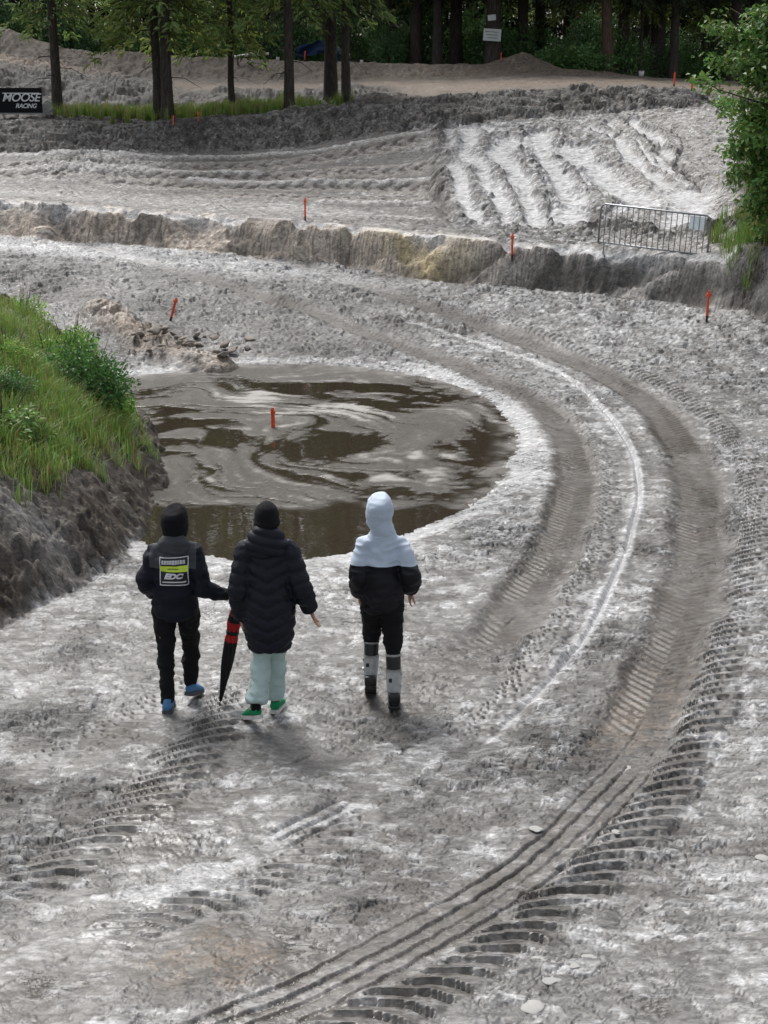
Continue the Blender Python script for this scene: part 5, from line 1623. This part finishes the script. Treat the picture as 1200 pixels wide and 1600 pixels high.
def person_middle():
    fl, fr, root, h = place_person((401, 1139), (431, 1116), (416, 786))
    R = empty('person', root)
    tag(R, 'person in a black beanie and long quilted dark coat, pale mint jeans, green shoes', 'person', 'people walking away along the track')
    f = base_pose(h, fl, fr, .02, (.05, 1, 0), .055)
    dx = .035 / h
    for k in list(f.J):
        if k != 'face': f.J[k] = f.J[k] + Vector((.03, 0, 0))
    f.set(ell=(-.128 + dx, -.03, .62), wrl=(-.125 + dx, .02, .475), tipl=(-.112 + dx, .03, .405), elr=(.145 + dx, -.03, .635), wrr=(.178 + dx, .03, .51), tipr=(.20 + dx, .05, .445))
    leg(f, 'l', fl, .085, .055, .02, toe_dir=(-.6, 1), toe_len=.09); leg(f, 'r', fr, .01, .05, -.005, toe_dir=(.2, 1))
    link('body', build_body(f, (.45, .35)), M_SKIN, R); eyes(R, f)
    tr = make_trousers(f, (.062, .055, .047, .041, .040, .042), .93)
    displace(tr, folds(.018, 8, 17, 33)); link('jeans', tr, M_MINT, R)
    o = dx
    c = make_top(f, [(o, 0, .335, .076, .066), (o, 0, .345, .094, .082), (o, 0, .40, .106, .092), (o, 0, .47, .115, .095), (o, 0, .55, .116, .093), (o, .005, .63, .108, .086), (o, .014, .71, .106, .082), (o, .02, .76, .100, .074), (o, .02, .80, .082, .062), (o, .02, .84, .062, .056), (o, .02, .86, .05, .05)],
                 [.052, .047, .047, .046, .043, .038, .034], 0)
    arms = [(f.J['sh' + q], f.J['el' + q], f.J['wr' + q]) for q in 'lr']
    def puff(co, no):
        best = np.full(len(co), 1e3); s = np.zeros(len(co))
        for a, b, d in arms:
            acc = 0
            for p, q in ((a, b), (b, d)):
                pv = np.array(p); qv = np.array(q); L = np.linalg.norm(qv - pv); t = np.clip(((co - pv) @ (qv - pv)) / L / L, 0, 1)
                dist = np.linalg.norm(co - pv - t[:, None] * (qv - pv), axis=1)
                w = dist < best; best = np.where(w, dist, best); s = np.where(w, acc + t * L, s); acc += L
        x0 = o * h
        arm = (best < .056 * h) & (np.abs(co[:, 0] - x0) > .098 * h)
        ph_t = (co[:, 2] - .42 * np.abs(co[:, 0] - x0) * (no[:, 1] < .35)) / .088
        ph = np.where(arm, s / .085, ph_t)
        a = np.abs(np.sin(ph * math.pi))
        amp = np.where(arm, .015, .019) * np.where(co[:, 2] > .80 * h, 0.2, 1)
        return amp * (a ** .45 - .75) + .0045 * vnoise3(co * np.array((22, 22, 40)), 37) + .003 * vnoise3(co * 55, 38)
    sub = c
    displace(sub, puff)
    link('coat', sub, M_PUFFER, R)
    # fat collar-hood behind the neck
    nk = f.J['neck']; bm = bmesh.new()
    V3 = Vector
    loft(bm, [nk + V3((0, -.03, -.085 * h)), nk + V3((0, -.045, -.06 * h)), nk + V3((0, -.042, -.02 * h)), nk + V3((0, -.02, .022 * h)), nk + V3((0, .0, .036 * h))], [(.05 * h, .03 * h), (.084 * h, .058 * h), (.092 * h, .066 * h), (.074 * h, .060 * h), (.05 * h, .045 * h)], 20)
    hm = remesh(bm, .0095, 3)
    displace(hm, lambda co, no: .016 * (np.abs(np.sin((co[:, 2] + .25 * co[:, 0]) / .066 * math.pi)) ** .5 - .7) + .008 * vnoise3(co * 14, 39))
    link('lowered_hood', hm, M_PUFFER, R)
    # beanie
    hd = f.J['head']; bm = bmesh.new()
    loft(bm, [hd + V3((0, -.003, z * h)) for z in (-.030, -.025, .0, .03, .052, .068, .076)], [(.047 * h, .055 * h), (.053 * h, .062 * h), (.0545 * h, .065 * h), (.052 * h, .062 * h), (.042 * h, .052 * h), (.024 * h, .03 * h), (.008 * h, .01 * h)], 20)
    bn = remesh(bm, .008, 4); link('beanie', bn, M_BEANIE, R)
    link('beanie_cuff', tube_mesh('beanie_cuff', [hd + V3((0, -.003, z * h)) for z in (-.033, -.028, -.008, -.004)], [(.053 * h, .063 * h), (.0565 * h, .067 * h), (.0565 * h, .067 * h), (.054 * h, .064 * h)], 28), M_BEANIE, R)
    # dark sock shows over the near shoe
    a = f.J['anl']; link('sock', tube_mesh('sock', [a - V3((0, 0, .02)), a + V3((0, 0, .05)), a.lerp(f.J['knl'], .25)], [.036, .033, .036], 14), M_BLACK_CLOTH, R)
    for q in 'lr':
        shoe(R, f.J['an' + q], f.J['toe' + q], h, M_SHOE_GREEN, M_SOLE_WHITE)

def boot(R, f, q, h):
    """tall moto boot: black cuff, white shin and calf plates, buckles, dark sole"""
    kn, an, toe = f.J['kn' + q], f.J['an' + q], f.J['toe' + q]
    V3 = Vector
    bm = bmesh.new()
    loft(bm, [kn.lerp(an, .10), kn.lerp(an, .16), kn.lerp(an, .5), kn.lerp(an, .85), an], [.050, .055, .053, .043, .042], 16)
    d = toe - an; d.z = 0; d.normalize()
    heel = an - d * .05 - V3((0, 0, .025))
    loft(bm, [heel + V3((0, 0, .01)), heel + d * .03, an + d * .07 - V3((0, 0, .02)), toe + V3((0, 0, .012)), toe + d * .035 + V3((0, 0, .004))], [(.034, .04), (.046, .050), (.047, .047), (.046, .032), (.03, .016)], 14, V3((d.y, -d.x, 0)))
    me = remesh(bm, .008, 3)
    b = link('boot', me, M_BOOT_BLACK, R)
    bm = bmesh.new()                                    # white calf plate wrapped round the back
    V = []
    for j in range(7):
        t = .38 + .56 * j / 6; c = kn.lerp(an, t); r = np.interp(t, [.40, .7, .96], [.059, .055, .047])
        V.append([bm.verts.new(c + V3((r * math.sin(a), -r * math.cos(a), 0))) for a in [(-1.75 + 3.5 * k / 12) for k in range(13)]])
    for j in range(6):
        for k in range(12):
            bm.faces.new((V[j][k], V[j + 1][k], V[j + 1][k + 1], V[j][k + 1]))
    bmesh.ops.solidify(bm, geom=bm.faces[:], thickness=-.005)
    link('calf_plate', bm_mesh('plate', bm, True), M_BOOT_WHITE, b)
    link('boot_cuff', tube_mesh('cuff', [kn.lerp(an, t) for t in (.09, .10, .125, .135)], [.052, .058, .058, .055], 16), M_BOOT_GREY, b)
    bm = bmesh.new(); add_box(bm, heel + V3((0, 0, .035)) - d * .005, (.085, .06, .075), d.to_track_quat('Y', 'Z').to_matrix(), .014)
    link('heel_cup', bm_mesh('heel', bm, True), M_BOOT_BLACK, b)
    bm = bmesh.new(); s = an.lerp(toe, .42); s.z = min(an.z - .075, toe.z) + .0
    add_box(bm, V3((s.x, s.y, (heel.z + toe.z) / 2 - .037)), (.088, .27, .022), (toe + V3((0, 0, .0)) - heel).to_track_quat('Y', 'Z').to_matrix(), .008)
    link('sole', bm_mesh('sole', bm), M_SOLE_DARK, b)
    for t in (.50, .74):
        c = kn.lerp(an, t); bm = bmesh.new(); add_box(bm, c + V3((.056 if q == 'r' else -.056, -.01, 0)), (.012, .035, .022), None, .003)
        link('buckle', bm_mesh('buckle', bm), M_BOOT_GREY if t < .7 else M_BOOT_WHITE, b)
    bm = bmesh.new(); c = kn.lerp(an, .60); add_box(bm, c + V3((-.025, -.056, 0)), (.022, .006, .03), None, .003)
    link('logo_patch', bm_mesh('patch', bm), M_BOOT_BLACK, b)

def person_right():
    fl, fr, root, h = place_person((579, 1087), (616, 1098), (590, 781))
    R = empty('person', root)
    tag(R, 'person in a pale blue hood and yoke, black jacket, white motocross boots', 'person', 'people walking away along the track')
    f = base_pose(h, fl, fr, .03, (.18, 1, 0), .06)
    f.set(shl=(-.084, .024, .778), shr=(.084, .024, .778), head=(-.01, .045, .925), ell=(-.110, -.03, .645), wrl=(-.108, .035, .53), tipl=(-.09, .06, .455), elr=(.132, -.045, .66), wrr=(.135, .03, .555), tipr=(.122, .06, .49))
    f.J['sidel'] = Vector((.3, 1, 0)); f.J['sider'] = Vector((-.3, 1, 0))
    leg(f, 'l', fl, .085, .055, toe_dn=.0); leg(f, 'r', fr, .01, .01)
    link('body', build_body(f, (.5, .5)), M_SKIN, R); eyes(R, f)
    tr = make_trousers(f, (.064, .059, .050, .040, .037, .034), .16); displace(tr, folds(.010, 10, 22, 43)); link('trousers', tr, M_BLACK_CLOTH, R)
    j = make_top(f, [(0, 0, .468, .085, .07), (0, 0, .478, .092, .076), (0, 0, .54, .097, .080), (0, .002, .62, .096, .076), (0, .012, .70, .095, .074), (0, .020, .745, .090, .068), (0, .025, .79, .074, .058), (0, .03, .83, .060, .052), (0, .03, .86, .05, .048)],
                 [.046, .040, .041, .044, .045, .039, .027], 0)
    displace(j, folds(.017, 6, 12, 47))
    up, lo = split_plane(j, Vector((0, 0, .70 * h)), Vector((0, .0, 1)))
    link('jacket', lo, M_BLACKNYL, R); link('jacket_yoke', up, M_BLUE, R)
    link('hood', hood_up(f, 1.0, 53, 1.06), M_BLUE, R)
    for q in 'lr':
        e = f.J['el' + q]; w = f.J['wr' + q]
        link('cuff', tube_mesh('cuff', [e.lerp(w, t) for t in (.82, .88, .97)], [.036 * h, .036 * h, .026 * h], 16), M_BLACKNYL, R)
        boot(R, f, q, h)

_R, hp, _h = person_left()
umbrella(hp)
person_middle()
person_right()

# ------------------------------------------------------------------ marker stakes
M_ORANGE = mat_simple('orange_paint', (0.80, 0.10, 0.03), .6, nscale=25, namt=.15)
M_STAKEWOOD = mat_simple('muddy_stake_wood', (0.05, 0.042, 0.035), .85)

def make_stake():
    r = empty('marker_stake')
    bm = bmesh.new()
    loft(bm, [(0, 0, .10), (0, 0, .30), (.004, 0, .44), (.004, 0, .475)], [(.030, .020), (.029, .019), (.027, .018), (.016, .012)], 4, Vector((1, 1, 0)))
    link('painted_post', bm_mesh('painted_post', bm), M_ORANGE, r)
    bm = bmesh.new(); loft(bm, [(0, 0, -.25), (0, 0, -.02), (0, 0, .10)], [.005, (.027, .018), (.0285, .019)], 4, Vector((1, 1, 0)))
    link('bare_foot', bm_mesh('bare_foot', bm), M_STAKEWOOD, r)
    bm = bmesh.new(); loft(bm, [(0, 0, .385), (0, 0, .405), (0, 0, .43)], [(.036, .027), (.038, .028), (.034, .026)], 6)
    link('tape_band', bm_mesh('tape_band', bm), M_ORANGE, r)
    return r
STAKES = [  # px, py of foot, Y or None (z=0 search), tilt x, tilt y, scale, label
    (1104, 503, 25.7, 0.02, 0, 1.15, 'orange marker stake at the outer edge of the bend, right below the barrier'),
    (800, 408, 28.9, -0.01, 0, 1.05, 'orange marker stake on the sand bank left of the barrier'),
    (477, 345, 32.0, 0.0, 0, 1.02, 'orange marker stake on top of the sand bank, middle of the picture'),
    (266, 501, 25.4, 0.28, 0, .92, 'orange marker stake leaning right beside the far clod ridge'),
    (427, 673, 17.6, 0.0, 0, .62, 'orange marker stake standing in the puddle'),
    (310, 193, 46.6, 0.0, 0, .72, 'right of two small orange stakes at the foot of the paired spruces'),
    (271, 200, 46.0, -0.05, 0, .72, 'left of two small orange stakes at the foot of the paired spruces'),
    (1053, 135, 54.5, 0.05, 0, 1.0, 'left of the two orange stakes by the wood at upper right'),
    (1081, 142, 52.0, 0.0, 0, 1.0, 'right of the two orange stakes by the wood at upper right'),
    (476, 96, 63.6, 0.05, 0, .9, 'distant orange stake on the far berm behind the bare spruce'),
    (783, 88, 63.2, 0.0, 0, .8, 'tiny orange stake on the left flank of the peaked sand heap'),
]
st0 = make_stake()
for i, (px, py, Y, tx, ty, sc, lab) in enumerate(STAKES):
    o = st0 if i == 0 else copy_tree(st0)
    x = at_y(px, py, Y).x
    # walk along the sight line until the foot meets the ground
    best = None
    ysr = np.linspace(Y - 3.0, Y + 3.0, 241); ss = s_of(px, py)
    gzr = terrain(ss * ysr, ysr)[0]; ray = CAM_H - slope_of(py) * ysr
    k = np.nonzero(gzr >= ray)[0]
    yy = ysr[k[0]] if len(k) and k[0] > 0 else Y
    zz = float(np.interp(yy, ysr, gzr))
    if i == 4: yy, zz = (CAM_H - WATER_Z) / slope_of(668), WATER_Z - .12 * 1; sc = .85
    o.location = (ss * yy, yy, zz - .02)
    o.rotation_euler = (ty, tx, 0.0 if i == 3 else i * .7)
    o.scale = (sc * 1.1, sc * 1.1, sc)
    tag(o, lab, 'stake', 'orange marker stakes')

# ------------------------------------------------------------------ crowd barrier
def barrier():
    A = at_y(940, 318, 28.75); B = at_y(1112, 338, 27.75)
    d = (B - A); W = d.length
    r = empty('crowd_barrier', (A.x, A.y, A.z - 1.0))
    d = d.normalized(); upv = Vector((0, -.03, 1)); upv = (upv - d * upv.dot(d)).normalized()
    def P(u, v): return d * u + upv * v + Vector((0, 0, 1.0))      # v measured down from the top rail
    M = M_STEEL
    rad = .018
    top = [P(0, -.72), P(0, -.10), P(.02, -.04), P(.08, 0.0), P(W - .08, 0.0), P(W - .02, -.04), P(W, -.10), P(W, -.72)]
    link('frame_tube', tube_mesh('frame_tube', top, rad, 10), M, r)
    link('bottom_rail', tube_mesh('bottom_rail', [P(0, -.70), P(W / 2, -.70), P(W, -.70)], rad * .9, 8), M, r)
    n = 20
    bar = tube_mesh('bar', [(0, 0, 0), upv * -.35, upv * -.70], .0085, 6); bar.materials.append(M)
    for k in range(1, n):
        o = link('bar', bar, None, r); o.location = P(W * k / n, 0)
    for u in (.12, W - .12):
        link('foot', tube_mesh('foot', [P(u, -.70), P(u, -.86), P(u, -.93) + Vector((0, -.28, -.05))], .014, 8), M, r)
        link('foot', tube_mesh('foot', [P(u, -.70), P(u, -.86), P(u, -.93) + Vector((0, .28, -.05))], .014, 8), M, r)
    link('hook', tube_mesh('hook', [P(0, -.62), P(-.05, -.62), P(-.05, -.68)], .008, 6), M, r)
    link('hook', tube_mesh('hook', [P(W, -.62), P(W + .05, -.62), P(W + .05, -.56)], .008, 6), M, r)
    bm = bmesh.new()
    quadv = [P(W * .815, -.03), P(W * .945, -.03), P(W * .945, -.27), P(W * .815, -.27)]
    off = Vector((0, .012, 0))
    vs = [bm.verts.new(q + off) for q in quadv]; bm.faces.new(vs)
    bmesh.ops.solidify(bm, geom=bm.faces[:], thickness=.002)
    link('paper_notice', bm_mesh('paper', bm), mat_simple('pale_blue_paper', (0.70, 0.76, 0.80), .6, namt=.05, bump=0), r)
    tag(r, 'grey steel crowd barrier half sunk on the sand bank, with a pale notice', 'barrier')
barrier()

# ------------------------------------------------------------------ black banner
def banner():
    A = at_y(-30, 176, 46.6); B = at_y(67, 179, 46.4); T = at_y(67, 140, 46.4)
    d = B - A; W = d.length; d.normalize(); Hh = T.z - B.z
    r = empty('banner', A, math.atan2(d.y, d.x))
    MB = mat_simple('black_vinyl', (0.007, 0.007, 0.010), .75, spec=.2, namt=.1)
    MW = M_PRINT_WHITE
    bm = bmesh.new(); add_box(bm, (W / 2, 0, Hh / 2), (W, .035, Hh), None, .006); link('panel', bm_mesh('panel', bm), MB, r)
    bm = bmesh.new(); add_box(bm, (W / 2, .03, -.02), (W * .98, .05, .06)); link('base_rail', bm_mesh('rail', bm), M_STEEL, r)
    for u in (.15, W - .15):
        link('brace', tube_mesh('brace', [(u, .02, Hh * .9), (u, .45, -.15)], .012, 6), M_STEEL, r)
    u0 = W * (30 / 97)
    def word(t, cx, cz, size, wide, off):
        me = text_mesh(t, size, .32, off, .004, .93)
        for v in me.vertices: v.co = (cx + v.co.x * wide, -.0225 - v.co.z, cz + v.co.y)
        link('lettering', me, MW, r)
    word('MOOSE', u0 + (W - u0) * .51, Hh * .60, Hh * .46, 1.08, .003)
    word('RACING', u0 + (W - u0) * .62, Hh * .27, Hh * .25, 1.0, .003)
    bm = bmesh.new(); x0, x1 = u0 + (W - u0) * .09, u0 + (W - u0) * .95
    add_box(bm, ((x0 + x1) / 2, -.0215, Hh * .785), (x1 - x0, .008, Hh * .035)); link('print_rule', bm_mesh('rule', bm), MW, r)
    tag(r, 'black banner board with white lettering at the left edge', 'banner')
banner()
# pale sack leaning between banner and spruce
bm = bmesh.new()
loft(bm, [(0, 0, -.05), (0, 0, .03), (.01, 0, .25), (0, .02, .42), (.02, .0, .50)], [(.14, .10), (.16, .12), (.15, .11), (.12, .08), (.05, .03)], 14)
me = remesh(bm, .02, 2); displace(me, folds(.03, 6, 8, 71))
p = at_y(75, 179, 47.0); o = link('sandbag', me, mat_simple('pale_sackcloth', (.34, .33, .30), .9)); o.location = (p.x, 47.0, ground_z(p.x, 47.0))
tag(o, 'pale sack standing between the black banner and the spruce trunk', 'sack')

# ------------------------------------------------------------------ notices on the forest trunk
def notices():
    Y = 66.55
    for (x0, y0, x1, y1, lab, ang) in ((755, 45, 783, 64, 'white notice board nailed low on the thick trunk', .06), (762, 23, 775, 32, 'small white scrap of paper above the notice on the thick trunk', -.1)):
        a = at_y(x0, y1, Y); b = at_y(x1, y0, Y)
        bm = bmesh.new(); add_box(bm, ((a.x + b.x) / 2, 0, 0), (b.x - a.x, .012, b.z - a.z), Matrix.Rotation(ang, 3, 'Y'))
        o = empty('notice', (0, Y, (a.z + b.z) / 2))
        link('sheet', bm_mesh('sheet', bm), mat_simple('white_sheet', (.62, .65, .63), .6, bump=0), o)
        if y1 - y0 > 12:
            bm = bmesh.new()
            for k in range(3):
                add_box(bm, ((a.x + b.x) / 2 + .02 * (k - 1), -.008, .12 - .12 * k), ((b.x - a.x) * (.75 - .1 * k), .006, .03), Matrix.Rotation(ang, 3, 'Y'))
            link('print_lines', bm_mesh('lines', bm), mat_simple('grey_ink', (.2, .22, .21), .6, bump=0), o)
        tag(o, lab, 'notice')
notices()

# ------------------------------------------------------------------ odds and ends far off
a = at_y(366, 89, 63.0); b = at_y(420, 84, 63.0)
o = empty('white_pipe', a); dv = b - a
link('pipe', tube_mesh('pipe', [(0, 0, 0), dv * .5 + Vector((0, 0, .03)), dv], [.055, .06, .055], 12), M_SOLE_WHITE, o)
link('pipe_socket', tube_mesh('pipe_socket', [dv * .42 + Vector((0, 0, .03)), dv * .5 + Vector((0, 0, .03)), dv * .58 + Vector((0, 0, .025))], [.075, .078, .075], 12), M_BOOT_GREY, o)
link('prop', tube_mesh('prop', [dv * .1, dv * .1 - Vector((0, 0, .6))], .03, 6), M_BARK, o)
link('prop', tube_mesh('prop', [dv * .9, dv * .9 - Vector((0, 0, .6))], .03, 6), M_BARK, o)
tag(o, 'white plastic pipe propped level on the far berm', 'pipe')
bm = bmesh.new()
V = [[bm.verts.new((x, .15 * math.sin(x * 3 + j), .9 - .35 * abs(x) - .5 * j / 6 + .06 * math.sin(7 * x + 2 * j))) for x in np.linspace(-.9, .9, 13)] for j in range(7)]
for j in range(6):
    for k in range(12): bm.faces.new((V[j][k], V[j][k + 1], V[j + 1][k + 1], V[j + 1][k]))
bmesh.ops.solidify(bm, geom=bm.faces[:], thickness=.012)
p = at_y(497, 80, 67.5); o = link('tarpaulin', bm_mesh('tarpaulin', bm, True), mat_simple('blue_tarpaulin', (.02, .055, .14), .6)); o.location = (p.x, 67.5, p.z - .45)
tag(o, 'crumpled blue tarpaulin hanging in the shade of the wood', 'tarpaulin')
for i, (px, py, lab) in enumerate(((434, 89, 'left white bucket on the far berm, beside the bare spruce'), (565, 96, 'white bucket on the far berm, right of the twin spruces'), (1002, 117, 'white bucket among the stems at the edge of the wood'))):
    p = at_y(px, py, 64.5); o = empty('bucket', (p.x, 64.5, ground_z(p.x, 64.5)))
    sc_ = .5 if i < 2 else .8
    link('pail', tube_mesh('pail', [(0, 0, 0), (0, 0, .16 * sc_), (0, 0, .32 * sc_)], [.11 * sc_, .13 * sc_, .145 * sc_], 14), M_SOLE_WHITE, o)
    link('rim', tube_mesh('rim', [(0, 0, .30 * sc_), (0, 0, .33 * sc_)], [.155 * sc_, .155 * sc_], 14), M_SOLE_WHITE, o)
    tag(o, lab, 'bucket', 'white buckets by the wood')

# ------------------------------------------------------------------ clods and stones lying on the mud
M_CLOD = mat_simple('clod_soil', (.27, .235, .20), .85, nscale=12, namt=.4, bump=.8, bscale=30)
M_STONE = mat_simple('pale_stone', (.38, .37, .35), .6, nscale=30, namt=.3, bump=.4, bscale=40)
def lump(name, seed, flat, mat, sub=3):
    bm = bmesh.new(); bmesh.ops.create_icosphere(bm, subdivisions=sub, radius=1.0)
    co = np.array([v.co[:] for v in bm.verts])
    q = vnoise3(co * 1.3 + seed * 7, seed) * .35 + np.round(vnoise3(co * .9 + seed, seed + 5) * 3) / 3 * .18
    for v, k in zip(bm.verts, q): v.co = Vector((v.co.x * (1 + k), v.co.y * (1 + k), v.co.z * flat * (1 + k)))
    me = bm_mesh(name, bm, True); me.materials.append(mat)
    return me
clods = [lump('clod', k, .62, M_CLOD) for k in range(4)]
rr = random.Random(77)
heap_c = at_z(292, 553, .05)
hp_ = empty('clod_heap', (heap_c.x, heap_c.y, 0))
for k in range(40):
    u = max(-.95, min(.95, rr.gauss(0, .45))); w = max(-.8, min(.8, rr.gauss(.1, .4)))
    x, y = heap_c.x + u, heap_c.y + w
    s = rr.uniform(.035, .08)
    o = link('clod', clods[k % 4], None, hp_)
    o.location = (u, w, ground_z(x, y) + .02 + .10 * max(0, 1 - (u * u + w * w)))
    o.scale = (s * rr.uniform(.9, 1.4), s, s * rr.uniform(.7, 1.2)); o.rotation_euler = (rr.uniform(-.5, .5), rr.uniform(-.5, .5), rr.uniform(-.5, .5) + .3)
tag(hp_, 'heap of brown broken clods at the far left shore of the puddle', 'clod heap')
stones = [lump('stone', 20 + k, .28, M_STONE, 3) for k in range(3)]
for i, (px, py, s, lab) in enumerate(((842, 1503, .075, 'pale flat stone left of the lowest pair of stones'), (860, 1528, .08, 'pale stone in the middle of the lowest cluster'), (834, 1570, .095, 'largest pale stone near the bottom edge'), (916, 1496, .085, 'pale stone right of the lowest cluster'), (899, 1513, .05, 'small pale stone beside the right one of the lowest cluster'), (962, 1306, .045, 'small white stone on the lugged tyre track'), (838, 1298, .06, 'pale stone on the churned mud left of the tyre track'), (980, 1194, .06, 'pale stone beside the upper end of the grooves'), (1190, 1350, .06, 'pale stone at the right edge of the picture'), (1175, 1315, .06, 'pale stone just above the one at the right edge'))):
    p = at_z(px, py); o = link('stone', stones[i % 3], None); o.location = (p.x, p.y, ground_z(p.x, p.y) + .0)
    o.scale = (s * .6, s * .7, s * .35); o.rotation_euler = (0, 0, i * 1.3)
    tag(o, lab, 'stone', 'pale stones lying on the mud')
